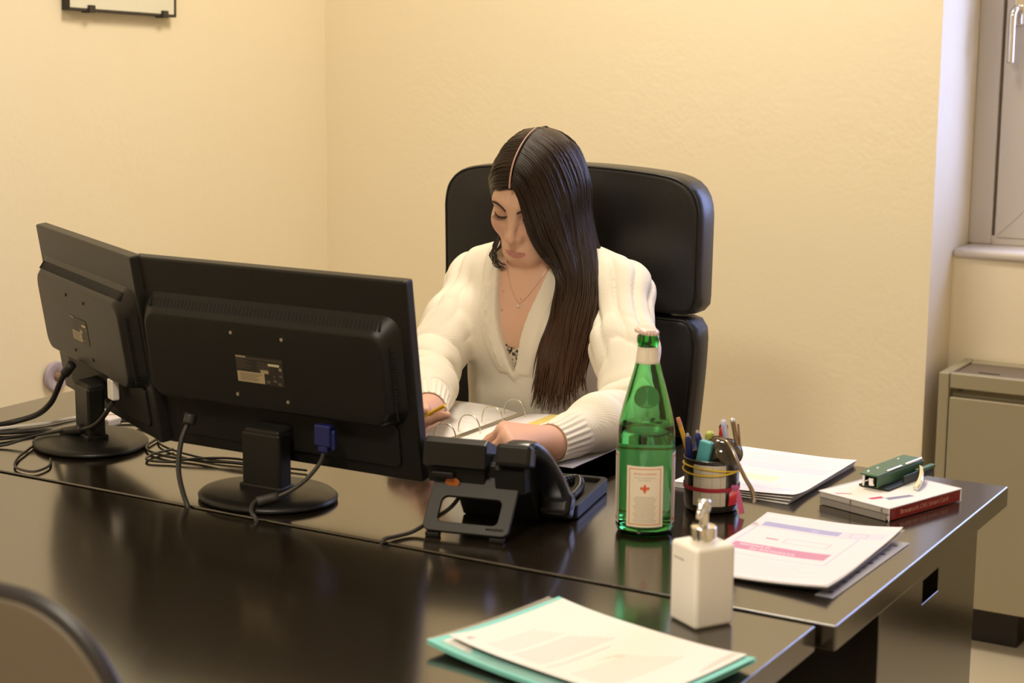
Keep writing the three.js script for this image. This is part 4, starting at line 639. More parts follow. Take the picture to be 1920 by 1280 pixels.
// ---------------------------------------------------------------- the woman
function surfaceNets(f, lo, hi, cell) {
  const n = [0, 1, 2].map((k) => Math.ceil((hi[k] - lo[k]) / cell) + 1), [nx, ny, nz] = n, val = new Float32Array(nx * ny * nz);
  for (let k = 0, o = 0; k < nz; k++) for (let j = 0; j < ny; j++) for (let i = 0; i < nx; i++, o++) val[o] = f(lo[0] + i * cell, lo[1] + j * cell, lo[2] + k * cell);
  const id = new Int32Array(nx * ny * nz).fill(-1), pos = [], idx = [], sx = 1, sy = nx, sz = nx * ny;
  const off = [0, sx, sy, sx + sy, sz, sx + sz, sy + sz, sx + sy + sz], E = [[0, 1], [2, 3], [4, 5], [6, 7], [0, 2], [1, 3], [4, 6], [5, 7], [0, 4], [1, 5], [2, 6], [3, 7]];
  for (let k = 0; k < nz - 1; k++) for (let j = 0; j < ny - 1; j++) for (let i = 0; i < nx - 1; i++) {
    const b = i + j * sy + k * sz; let m = 0; for (let c = 0; c < 8; c++) if (val[b + off[c]] < 0) m |= 1 << c;
    if (m === 0 || m === 255) continue;
    let x = 0, y = 0, z = 0, w = 0;
    for (const [p, q] of E) if (((m >> p) & 1) !== ((m >> q) & 1)) { const a = val[b + off[p]], c = val[b + off[q]], t = a / (a - c); x += (p & 1) + t * ((q & 1) - (p & 1)); y += ((p >> 1) & 1) + t * (((q >> 1) & 1) - ((p >> 1) & 1)); z += (p >> 2) + t * ((q >> 2) - (p >> 2)); w++; }
    id[b] = pos.length / 3; pos.push(lo[0] + (i + x / w) * cell, lo[1] + (j + y / w) * cell, lo[2] + (k + z / w) * cell);
  }
  const quad = (a, b, c, d, flip) => { if (a < 0 || b < 0 || c < 0 || d < 0) return; flip ? idx.push(a, c, b, a, d, c) : idx.push(a, b, c, a, c, d); };
  for (let k = 1; k < nz - 1; k++) for (let j = 1; j < ny - 1; j++) for (let i = 1; i < nx - 1; i++) {
    const b = i + j * sy + k * sz, s = val[b] < 0;
    if (s !== val[b + sx] < 0) quad(id[b - sy - sz], id[b - sz], id[b], id[b - sy], !s);
    if (s !== val[b + sy] < 0) quad(id[b - sx - sz], id[b - sx], id[b], id[b - sz], !s);
    if (s !== val[b + sz] < 0) quad(id[b - sx - sy], id[b - sy], id[b], id[b - sx], !s);
  }
  const g = new THREE.BufferGeometry(); g.setAttribute('position', new THREE.Float32BufferAttribute(pos, 3)); g.setIndex(idx); g.computeVertexNormals();
  // smooth normals from the field itself, and one light relaxation is not needed
  const uv = new Float32Array((pos.length / 3) * 2); for (let i = 0; i < pos.length / 3; i++) { uv[i * 2] = pos[i * 3] + pos[i * 3 + 2] * 0.8; uv[i * 2 + 1] = pos[i * 3 + 1] + pos[i * 3 + 2] * 0.3; }
  g.setAttribute('uv', new THREE.BufferAttribute(uv, 2)); return g;
}
const smin = (a, b, k) => { const h = Math.max(k - Math.abs(a - b), 0) / k; return Math.min(a, b) - h * h * k * 0.25; };
const smax = (a, b, k) => -smin(-a, -b, k);
const clamp01 = (x) => (x < 0 ? 0 : x > 1 ? 1 : x), sstep = (a, b, x) => { const t = clamp01((x - a) / (b - a)); return t * t * (3 - 2 * t); };
function cap(x, y, z, a, b, ra, rb) { const dx = b[0] - a[0], dy = b[1] - a[1], dz = b[2] - a[2], t = clamp01(((x - a[0]) * dx + (y - a[1]) * dy + (z - a[2]) * dz) / (dx * dx + dy * dy + dz * dz)); return Math.hypot(x - a[0] - t * dx, y - a[1] - t * dy, z - a[2] - t * dz) - (ra + (rb - ra) * t); }
function ell(x, y, z, c, r) { const X = x - c[0], Y = y - c[1], Z = z - c[2], k0 = Math.hypot(X / r[0], Y / r[1], Z / r[2]), k1 = Math.hypot(X / r[0] ** 2, Y / r[1] ** 2, Z / r[2] ** 2); return k1 < 1e-9 ? -Math.min(...r) : (k0 * (k0 - 1)) / k1; }
const dist = (x, y, z, c) => Math.hypot(x - c[0], y - c[1], z - c[2]);

const P0 = V(-0.97, 0, -0.98);
const HEADM = new THREE.Matrix4().makeRotationFromEuler(new THREE.Euler(24 * D2R, 0 * D2R, -7.8 * D2R, 'YXZ')).setPosition(-0.955, 1.160, -0.885), HEADI = HEADM.clone().invert(), HE = HEADI.elements;
const toHead = (x, y, z) => [HE[0] * x + HE[4] * y + HE[8] * z + HE[12], HE[1] * x + HE[5] * y + HE[9] * z + HE[13], HE[2] * x + HE[6] * y + HE[10] * z + HE[14]];
const fromHead = (x, y, z) => V(x, y, z).applyMatrix4(HEADM);
function headSDF(x, y, z) {                                               // in the head's own axes: x to her left, y up, z forward; origin between the ears at eye level
  const ax = Math.abs(x);
  let d = ell(x, y, z, [0, 0.037, -0.016], [0.072, 0.083, 0.092]);
  d = smin(d, ell(x, y, z, [0, -0.022, 0.022], [0.060, 0.084, 0.062]), 0.03);
  d = smin(d, ell(x, y, z, [0, -0.086, 0.056], [0.030, 0.027, 0.030]), 0.035);
  d = smin(d, cap(ax, y, z, [0.052, -0.058, 0.005], [0.021, -0.093, 0.062], 0.014, 0.014), 0.03);
  d = smin(d, ell(ax, y, z, [0.040, -0.030, 0.054], [0.022, 0.024, 0.024]), 0.026);
  d = smin(d, cap(ax, y, z, [0.010, 0.022, 0.080], [0.040, 0.022, 0.066], 0.010, 0.010), 0.022);
  d = smax(d, -dist(ax, y, z, [0.032, 0.000, 0.100]) + 0.022, 0.014);       // eye sockets
  d = smin(d, dist(ax, y, z, [0.0315, -0.001, 0.0640]) - 0.0165, 0.004);     // lids over the eyeball
  let n = cap(x, y, z, [0, 0.006, 0.084], [0, -0.034, 0.102], 0.0058, 0.0072);
  n = smin(n, dist(x, y, z, [0, -0.0375, 0.1035]) - 0.0092, 0.010);
  n = smin(n, dist(ax, y, z, [0.0100, -0.0415, 0.0925]) - 0.0072, 0.008);
  d = smin(d, n, 0.017);
  d = smax(d, -cap(ax, y, z, [0.0060, -0.050, 0.0985], [0.0085, -0.0445, 0.092], 0.0030, 0.002), 0.003);
  d = smin(d, ell(x, y, z, [0, -0.070, 0.071], [0.026, 0.020, 0.022]), 0.016);
  d = smin(d, ell(x, y, z, [0, -0.0715 - ax * ax * 6, 0.0905 - ax * ax * 14], [0.0215, 0.0036, 0.0055]), 0.006);
  d = smin(d, ell(x, y, z, [0, -0.0802 + ax * ax * 7, 0.0885 - ax * ax * 14], [0.0200, 0.0038, 0.0052]), 0.006);
  d = smax(d, -ell(x, y, z, [0, -0.0757 + ax * 0.03, 0.0975 - ax * ax * 12], [0.024, 0.0010, 0.0045]), 0.003);
  return d;
}
const SHL = [-0.806, 0.975, -0.955], ELL = [-0.664, 0.802, -0.748], WRL = [-0.690, 0.788, -0.490];
const SHR = [-1.130, 0.966, -0.972], ELR = [-1.100, 0.828, -0.735], WRR = [-0.945, 0.812, -0.500];
const sub = (a, b) => [a[0] - b[0], a[1] - b[1], a[2] - b[2]];
function torsoSDF(x, y, z, o = 0) {
  const S = 1 / 0.74, zz = -0.958 + (z + 0.958) * S;
  let d = cap(x, y, zz, [-0.97, 0.54, -0.958], [-0.97, 0.92, -0.955], 0.150 + o, 0.146 + o) * 0.80;
  d = smin(d, ell(x, y, z, [-0.905, 0.893, -0.872], [0.062 + o, 0.060 + o, 0.050 + o]), 0.05);
  d = smin(d, ell(x, y, z, [-1.035, 0.893, -0.876], [0.062 + o, 0.060 + o, 0.050 + o]), 0.05);
  d = smin(d, cap(x, y, z, [-1.105, 0.985, -0.975], [-0.835, 0.985, -0.965], 0.048 + o, 0.048 + o), 0.06);
  d = smin(d, ell(x, y, z, [-0.97, 0.968, -0.938], [0.115 + o, 0.070 + o, 0.056 + o]), 0.05);
  return d;
}
const NB = [-0.968, 0.995, -0.962], NT = (() => { const p = fromHead(0, -0.055, -0.012); return [p.x, p.y, p.z]; })();
function upperSDF(x, y, z) {
  const h = toHead(x, y, z);
  let d = smin(torsoSDF(x, y, z), cap(x, y, z, NB, NT, 0.053, 0.050), 0.045);
  d = smin(d, cap(x, y, z, [-1.055, 1.000, -0.968], [-1.0, 1.04, -0.965], 0.030, 0.030), 0.05); d = smin(d, cap(x, y, z, [-0.885, 1.000, -0.966], [-0.94, 1.04, -0.963], 0.030, 0.030), 0.05);
  if (y > 0.93) d = smin(d, headSDF(h[0], h[1], h[2]), 0.018);
  return d;
}
function armsSDF(x, y, z) {
  let d = smin(cap(x, y, z, SHL, ELL, 0.046, 0.038), cap(x, y, z, ELL, WRL, 0.038, 0.026), 0.02);
  return Math.min(d, smin(cap(x, y, z, SHR, ELR, 0.046, 0.038), cap(x, y, z, ELR, WRR, 0.038, 0.026), 0.02));
}
// hands: palm of four rays, five separate fingers
function handSDF(W, rays, thumb, palmR = 0.0125) {
  return (x, y, z) => {
    let d = 1e9;
    for (const r of rays) d = smin(d, cap(x, y, z, W, r[0], 0.019, palmR), 0.022);
    d = smin(d, cap(x, y, z, W, thumb[0], 0.018, 0.014), 0.02);
    let f = 1e9;
    for (const r of [...rays, thumb]) { let g = 1e9; for (let i = 0; i + 1 < r.length - 1; i++) { const R = r[r.length - 1]; g = smin(g, cap(x, y, z, r[i], r[i + 1], R * (1 - 0.10 * i), R * (1 - 0.10 * (i + 1))), 0.004); } f = Math.min(f, g); }
    return smin(d, f, 0.009);
  };
}
const LEFT = handSDF(WRL, [
  [[-0.7440, 0.8180, -0.428], [-0.7700, 0.7980, -0.424], [-0.7880, 0.7820, -0.418], [-0.7960, 0.7720, -0.414], 0.0090],
  [[-0.7320, 0.8190, -0.406], [-0.7600, 0.7980, -0.397], [-0.7770, 0.7800, -0.390], [-0.7830, 0.7700, -0.386], 0.0092],
  [[-0.7160, 0.8120, -0.391], [-0.7440, 0.7930, -0.376], [-0.7590, 0.7770, -0.368], [-0.7640, 0.7680, -0.364], 0.0088],
  [[-0.7000, 0.8010, -0.382], [-0.7220, 0.7850, -0.365], [-0.7340, 0.7730, -0.357], [-0.7380, 0.7660, -0.353], 0.0076],
], [[-0.7150, 0.7800, -0.460], [-0.7380, 0.7735, -0.440], [-0.7600, 0.7710, -0.424], 0.0098]);
const RIGHT = handSDF(WRR, [
  [[-0.9160, 0.8040, -0.428], [-0.8860, 0.8180, -0.420], [-0.8640, 0.8270, -0.417], [-0.8500, 0.8310, -0.416], 0.0092],
  [[-0.9260, 0.7930, -0.415], [-0.8950, 0.7930, -0.404], [-0.8840, 0.7790, -0.407], [-0.8920, 0.7720, -0.412], 0.0092],
  [[-0.9380, 0.7840, -0.408], [-0.9100, 0.7790, -0.394], [-0.9000, 0.7730, -0.400], [-0.9090, 0.7710, -0.408], 0.0086],
  [[-0.9520, 0.7790, -0.406], [-0.9280, 0.7750, -0.391], [-0.9190, 0.7720, -0.397], [-0.9260, 0.7715, -0.404], 0.0076],
], [[-0.9320, 0.8230, -0.458], [-0.9080, 0.8330, -0.436], [-0.8960, 0.8330, -0.418], 0.0098]);

function frontZ(f, x, y, z0 = -0.70) { let z = z0; for (let i = 0; i < 60; i++) { const d = f(x, y, z); if (d < 0.0004) return z; z -= Math.max(d * 0.8, 0.0005); if (z < -1.1) return null; } return z; }

// cardigan: torso and sleeves swollen outwards, opened at the front in a deep V
function along(x, y, z, a, b) { const dx = b[0] - a[0], dy = b[1] - a[1], dz = b[2] - a[2], L2 = dx * dx + dy * dy + dz * dz, t = ((x - a[0]) * dx + (y - a[1]) * dy + (z - a[2]) * dz) / L2; return t; }
function frame(a, b) { const d = V(b[0] - a[0], b[1] - a[1], b[2] - a[2]).normalize(), u = V(0, 1, 0).cross(d).normalize(), v = d.clone().cross(u); return [u, v]; }
const [fuL, fvL] = frame(ELL, WRL), [fuR, fvR] = frame(ELR, WRR), [auL, avL] = frame(SHL, ELL), [auR, avR] = frame(SHR, ELR);
function sleeve(x, y, z, S, Eb, W, fu, fv, au, av, seed) {
  const tu = along(x, y, z, S, Eb), tf = along(x, y, z, Eb, W), W2 = [Eb[0] + (W[0] - Eb[0]) * 0.985, Eb[1] + (W[1] - Eb[1]) * 0.985, Eb[2] + (W[2] - Eb[2]) * 0.985], C = [Eb[0] + (W[0] - Eb[0]) * 0.70, Eb[1] + (W[1] - Eb[1]) * 0.70, Eb[2] + (W[2] - Eb[2]) * 0.70];
  const M1 = [S[0] + (Eb[0] - S[0]) * 0.5, S[1] + (Eb[1] - S[1]) * 0.5, S[2] + (Eb[2] - S[2]) * 0.5];
  let d = dist(x, y, z, [S[0], S[1] + 0.004, S[2] + 0.002]) - 0.061;
  d = smin(d, cap(x, y, z, S, M1, 0.059, 0.058), 0.03);
  d = smin(d, cap(x, y, z, M1, Eb, 0.058, 0.055), 0.03);
  const F1 = [Eb[0] + (W[0] - Eb[0]) * 0.45, Eb[1] + (W[1] - Eb[1]) * 0.45, Eb[2] + (W[2] - Eb[2]) * 0.45];
  let fo = smin(cap(x, y, z, Eb, F1, 0.056, 0.051), cap(x, y, z, F1, C, 0.051, 0.041), 0.02);
  fo = smin(fo, cap(x, y, z, C, W2, 0.037, 0.0335), 0.008);
  d = smin(d, fo, 0.03);
  if (d > 0.03) return d;
  // folds
  const px = x - Eb[0], py = y - Eb[1], pz = z - Eb[2], af = Math.atan2(px * fv.x + py * fv.y + pz * fv.z, px * fu.x + py * fu.y + pz * fu.z);
  const qx = x - S[0], qy = y - S[1], qz = z - S[2], au_ = Math.atan2(qx * av.x + qy * av.y + qz * av.z, qx * au.x + qy * au.y + qz * au.z);
  const nearElbow = Math.exp(-Math.pow((tf - 0.08) / 0.34, 2));
  d += 0.0105 * nearElbow * (Math.pow(1 - Math.abs(Math.sin(tf * 15 + Math.sin(af + seed) * 1.3 + seed * 2 + 1.6 * noise.noise(x * 12, y * 12, z * 12 + seed))), 2.2) - 0.2);
  d += 0.0062 * sstep(0.9, 0.25, tu) * sstep(0.25, 0.0, tf) * (Math.pow(1 - Math.abs(Math.sin(au_ * 4.5 + seed + 1.6 * noise.noise(x * 9, y * 9, z * 9 + seed * 3))), 2) * 1.6 - 0.4);
  d += 0.007 * noise.noise(x * 13 + seed, y * 13, z * 13);
  d = Math.max(d, (tf - 0.80) * 0.25);
  return d;
}
function vOpen(x, y, z) {                                                  // signed distance-like: negative inside the V opening
  const t = (y - 0.822) / (1.035 - 0.822), hw = t <= 0 ? -0.02 - (0.822 - y) : 0.060 * Math.pow(t, 0.85), c = -0.962 - 0.006 * t - Math.max(0, 0.2 - t) * 0.01;
  return Math.max(Math.abs(x - c) - hw, -0.975 - z);
}
function cardiganSDF(x, y, z) {
  let d = torsoSDF(x, y, z, 0.012);
  d = smin(d, cap(x, y, z, [-1.06, 1.000, -0.972], [-1.01, 1.028, -0.972], 0.040, 0.030), 0.04); d = smin(d, cap(x, y, z, [-0.88, 1.000, -0.970], [-0.93, 1.028, -0.970], 0.040, 0.030), 0.04);
  if (d < 0.05) {
    const v = vOpen(x, y, z);
    if (z > -0.95) { d -= 0.0035 * sstep(0.040, 0.034, v) * sstep(-0.01, 0.004, v); if (x < -0.99 && y < 0.99) { const cx = v - 0.018, w = 0.0045 * Math.sin(y * 110), g = Math.exp(-Math.pow((cx - w) / 0.0032, 2)) + Math.exp(-Math.pow((cx + w) / 0.0032, 2)); d -= 0.0036 * g; } }
    d += 0.005 * noise.noise(x * 9, y * 6, z * 9 + 4) + 0.003 * Math.sin(x * 40 + 3 * noise.noise(x * 8, y * 8, 1)) * sstep(0.90, 0.80, y) * sstep(0.74, 0.80, y);
  }
  d = smin(d, sleeve(x, y, z, SHL, ELL, WRL, fuL, fvL, auL, avL, 1.3), 0.014);
  d = smin(d, sleeve(x, y, z, SHR, ELR, WRR, fuR, fvR, auR, avR, 4.1), 0.014);
  if (y > 0.78) d = smax(d, -Math.min(vOpen(x, y, z), cap(x, y, z, [NB[0], 1.0, NB[2]], NT, 0.060, 0.064)), 0.004);
  d = Math.max(d, 0.66 - y);
  return d;
}
{
  const woman = thing('person', 'woman with long dark hair in a cream cardigan, writing with a pencil', 'person', [P0.x, P0.y, P0.z]);
  const local = (g) => g.translate(-P0.x, -P0.y, -P0.z);
  // ------------------------------------------------ body: one skin surface
  const boxLo = [-1.125, 0.80, -1.09], boxHi = [-0.825, 1.275, -0.735], cutY = 0.815;
  const inBox = (x, y, z) => x > boxLo[0] + 0.012 && x < boxHi[0] - 0.012 && y > cutY && z < boxHi[2];
  const drop = (g, keep) => { const p = g.attributes.position, i = g.index.array, out = []; for (let k = 0; k < i.length; k += 3) { const [a, b, c] = [i[k], i[k + 1], i[k + 2]]; if (keep((p.getX(a) + p.getX(b) + p.getX(c)) / 3, (p.getY(a) + p.getY(b) + p.getY(c)) / 3, (p.getZ(a) + p.getZ(b) + p.getZ(c)) / 3)) out.push(a, b, c); } g.setIndex(out); return g; };
  const fine = surfaceNets(upperSDF, boxLo, boxHi, 0.0028);
  const coarse = drop(surfaceNets((x, y, z) => Math.min(upperSDF(x, y, z), armsSDF(x, y, z)), [-1.26, 0.42, -1.12], [-0.60, 1.10, -0.44], 0.010), (x, y, z) => !inBox(x, y, z) && y < 1.03);
  const hl = surfaceNets((x, y, z) => smin(LEFT(x, y, z), cap(x, y, z, [-0.687, 0.790, -0.55], WRL, 0.027, 0.021), 0.012), [-0.83, 0.745, -0.58], [-0.64, 0.86, -0.32], 0.0025);
  const hr = surfaceNets((x, y, z) => smin(RIGHT(x, y, z), cap(x, y, z, [-0.985, 0.815, -0.56], WRR, 0.027, 0.021), 0.012), [-1.03, 0.745, -0.60], [-0.82, 0.86, -0.36], 0.0025);
  const skin = mergeGeometries([fine, coarse, hl, hr]);
  { // pigment: lips, brows' skin stays; slightly redder cheeks, nose, fingertips and knuckles
    const p = skin.attributes.position, col = new Float32Array(p.count * 3);
    for (let i = 0; i < p.count; i++) {
      const x = p.getX(i), y = p.getY(i), z = p.getZ(i), h = toHead(x, y, z), ax = Math.abs(h[0]); let c = [0.68, 0.410, 0.285];
      const mixc = (q, k) => { c = c.map((v, j) => v + (q[j] - v) * k); };
      if (h[2] > 0.03 && h[1] > -0.13 && y > 0.98) {
        mixc([0.60, 0.30, 0.22], 0.7 * Math.exp(-((ax - 0.040) ** 2 / 0.00036 + (h[1] + 0.035) ** 2 / 0.0005)));
        mixc([0.60, 0.30, 0.21], 0.55 * Math.exp(-(h[0] ** 2 / 0.0002 + (h[1] + 0.040) ** 2 / 0.0002)));
        const lip = Math.min(ell(h[0], h[1], 0, [0, -0.0715 - ax * ax * 6, 0], [0.0225, 0.0036, 1]), ell(h[0], h[1], 0, [0, -0.0805 + ax * ax * 7, 0], [0.0210, 0.0042, 1]));
        mixc([0.46, 0.155, 0.14], sstep(0.0012, -0.0012, lip) * 0.9);
        mixc([0.42, 0.22, 0.15], 0.6 * Math.exp(-((ax - 0.031) ** 2 / 0.00022 + (h[1] - 0.002) ** 2 / 0.00008)));
      }
      if (y < 0.90 && z > -0.56) mixc([0.64, 0.30, 0.21], 0.35);
      for (const [mx, my] of [[-1.004, 0.975], [-1.004, 0.94], [-0.998, 0.94], [-0.962, 0.965]]) if (z > -0.93 && (x - mx) ** 2 + (y - my) ** 2 < 3e-6) mixc([0.22, 0.10, 0.06], 0.7);
      col.set(c, i * 3);
    }
    skin.setAttribute('color', new THREE.BufferAttribute(col, 3));
  }
  part('body', local(skin), std(1, 1, 1, 0.50, { vertexColors: true, sheen: 0.15, sheenRoughness: 0.6 }), woman);
  // ------------------------------------------------ brows and lashes
  const onFace = (x, y) => { let z = 0.13; for (let i = 0; i < 60; i++) { const d = headSDF(x, y, z); if (d < 0.0003) break; z -= Math.max(d * 0.8, 0.0004); } return z; };
  const dark = std(0.030, 0.017, 0.011, 0.7);
  for (const s of [-1, 1]) {
    const bp = [[0.012, 0.0135], [0.022, 0.0180], [0.034, 0.0225], [0.044, 0.0215], [0.053, 0.0165]].map(([x, y]) => fromHead(s * x, y, onFace(s * x, y) + 0.0002));
    part('eyebrow', local(capped(curveOf(bp), 30, (u) => 0.0029 * Math.pow(Math.sin(Math.PI * Math.min(1, 0.18 + u * 0.80)), 0.7) + 0.0003, 8, 0.8)), dark, woman);
    const lash = [];
    const lp = [[0.0165, -0.0050], [0.024, -0.0078], [0.032, -0.0088], [0.040, -0.0070], [0.0455, -0.0025]].map(([x, y]) => fromHead(s * x, y, onFace(s * x, y) + 0.0002));
    lash.push(capped(curveOf(lp), 24, (u) => 0.0011 + 0.0006 * Math.sin(Math.PI * u), 6));
    for (let i = 0; i <= 16; i++) { const u = 0.08 + 0.9 * (i / 16), x = 0.0165 + 0.029 * u, y = -0.005 - 0.0042 * Math.sin(Math.PI * Math.min(1, u * 0.85)), z = onFace(s * x, y); lash.push(capped(curveOf([fromHead(s * x, y, z), fromHead(s * (x + 0.001 + 0.003 * (u - 0.4)), y - 0.003, z + 0.004), fromHead(s * (x + 0.002 + 0.006 * (u - 0.4)), y - 0.0042, z + 0.0078)]), 4, (k) => 0.0005 * (1 - k) + 0.00012, 5)); }
    part('eyelashes', local(merged(lash)), dark, woman);
  }
  // ------------------------------------------------ clothes
  part('cardigan', local(surfaceNets(cardiganSDF, [-1.28, 0.65, -1.14], [-0.58, 1.10, -0.47], 0.0042)), std(0.76, 0.70, 0.585, 0.92, { bumpMap: knitBump, bumpScale: 0.0003, sheen: 0.4, sheenRoughness: 0.6 }), woman, 'cream knitted cardigan with puffed sleeves');
  for (const [Eb, W] of [[ELL, WRL], [ELR, WRR]]) {                      // knitted cuffs with lengthwise ribs
    const at_ = (t) => V(Eb[0] + (W[0] - Eb[0]) * t, Eb[1] + (W[1] - Eb[1]) * t, Eb[2] + (W[2] - Eb[2]) * t), [fu, fv] = frame(Eb, W), n = 176, prof = [[0.70, 0.0405], [0.74, 0.0405], [0.78, 0.0395], [0.84, 0.0375], [0.90, 0.0355], [0.96, 0.0345], [0.985, 0.0342], [0.992, 0.0330], [0.985, 0.0305], [0.94, 0.0300]], pos = [], uv = [], idx = [];
    prof.forEach(([t, r], k) => { const p = at_(t); for (let j = 0; j < n; j++) { const a = (j / n) * Math.PI * 2, rib = k < 7 ? 0.0011 * Math.sin(a * 22) * sstep(0.72, 0.80, t) : 0, R = r + rib; pos.push(p.x + (fu.x * Math.cos(a) + fv.x * Math.sin(a)) * R, p.y + (fu.y * Math.cos(a) + fv.y * Math.sin(a)) * R, p.z + (fu.z * Math.cos(a) + fv.z * Math.sin(a)) * R); uv.push(a * 0.035, t * 0.25); } });
    for (let k = 0; k + 1 < prof.length; k++) for (let j = 0; j < n; j++) { const a = k * n + j, b = k * n + (j + 1) % n; idx.push(a, b, a + n, b, b + n, a + n); }
    const g = new THREE.BufferGeometry(); g.setAttribute('position', new THREE.Float32BufferAttribute(pos, 3)); g.setAttribute('uv', new THREE.Float32BufferAttribute(uv, 2)); g.setIndex(idx); g.computeVertexNormals();
    part('cuff', local(g), std(0.76, 0.70, 0.585, 0.92, { sheen: 0.4, sheenRoughness: 0.6 }), woman);
  }
  {
    const g = surfaceNets((x, y, z) => Math.max(torsoSDF(x, y, z, 0.0045), y - (0.868 + 0.012 * Math.abs(x + 0.965) / 0.03 + 0.0025 * Math.sin(x * 420)), 0.76 - y, -0.93 - z, Math.abs(x + 0.965) - 0.075), [-1.06, 0.75, -0.95], [-0.87, 0.92, -0.78], 0.0022), p = g.attributes.position, col = new Float32Array(p.count * 3);
    for (let i = 0; i < p.count; i++) { const x = p.getX(i), y = p.getY(i); const fx = (x * 62) % 1, fy = (y * 62) % 1, n = noise.noise(x * 150, y * 150, 3.3) + 0.5 * noise.noise(x * 320, y * 320, 7); const lace = n > -0.02 ? 1 : 0; const c = lace ? [0.62, 0.54, 0.42] : [0.03, 0.022, 0.02]; col.set(c, i * 3); }
    g.setAttribute('color', new THREE.BufferAttribute(col, 3));
    part('camisole', local(g), std(1, 1, 1, 0.8, { vertexColors: true }), woman, 'black camisole with cream lace');
  }
  {
    const pts = []; for (let i = 0; i <= 24; i++) { const u = i / 24, s = u * 2 - 1, x = -0.963 + s * 0.058, y = 0.957 + 0.098 * Math.pow(Math.abs(s), 1.5); const z = frontZ(upperSDF, x, y); pts.push(V(x, y, (z ?? -0.95) + 0.0009)); }
    const nk = part('necklace', local(capped(new THREE.CatmullRomCurve3(pts), 120, () => 0.0005, 6)), std(0.75, 0.55, 0.42, 0.25, { metalness: 1 }), woman);
    const z = frontZ(upperSDF, -0.963, 0.950);
    part('pendant', local(new THREE.OctahedronGeometry(0.0042, 0).translate(-0.963, 0.951, z + 0.004)), std(0.95, 0.93, 0.95, 0.08, { metalness: 0.9 }), nk);
  }
  const tr = (x, y, z) => { let d = ell(x, y, z, [-0.97, 0.545, -0.965], [0.17, 0.10, 0.135]); for (const s of [-1, 1]) { const hx = -0.97 + s * 0.085; d = smin(d, smin(cap(x, y, z, [hx, 0.535, -0.95], [hx + s * 0.015, 0.525, -0.55], 0.078, 0.056), cap(x, y, z, [hx + s * 0.015, 0.525, -0.55], [hx + s * 0.02, 0.10, -0.585], 0.054, 0.040), 0.02), 0.03); } return Math.max(d, 0.085 - y); };
  part('trousers', local(surfaceNets(tr, [-1.20, 0.06, -1.13], [-0.74, 0.68, -0.45], 0.010)), std(0.02, 0.02, 0.024, 0.8), woman);
  for (const s of [-1, 1]) { const x = -0.97 + s * 0.12; part('shoe', local(surfaceNets((a, b, c) => Math.max(smin(ell(a, b, c, [x, 0.045, -0.60], [0.036, 0.055, 0.055]), ell(a, b, c, [x + s * 0.008, 0.025, -0.51], [0.040, 0.040, 0.095]), 0.03), -b), [x - 0.07, -0.008, -0.68], [x + 0.07, 0.12, -0.40], 0.006)), std(0.015, 0.013, 0.012, 0.4), woman); }
  // ------------------------------------------------ hair
  const L = (x, y, z) => fromHead(x, y, z), hairGeo = [], capSDF = (x, y, z) => { let d = ell(x, y, z, [0, 0.036, -0.018], [0.078, 0.090, 0.100]); d = smin(d, ell(x, y, z, [0, -0.02, -0.055], [0.066, 0.075, 0.055]), 0.03); return smax(d, -ell(x, y, z, [0, -0.036, 0.118], [0.080, 0.100, 0.094]), 0.006); };
  const capG = surfaceNets(capSDF, [-0.1, -0.11, -0.14], [0.1, 0.15, 0.10], 0.0035); capG.applyMatrix4(HEADM); hairGeo.push(capG);
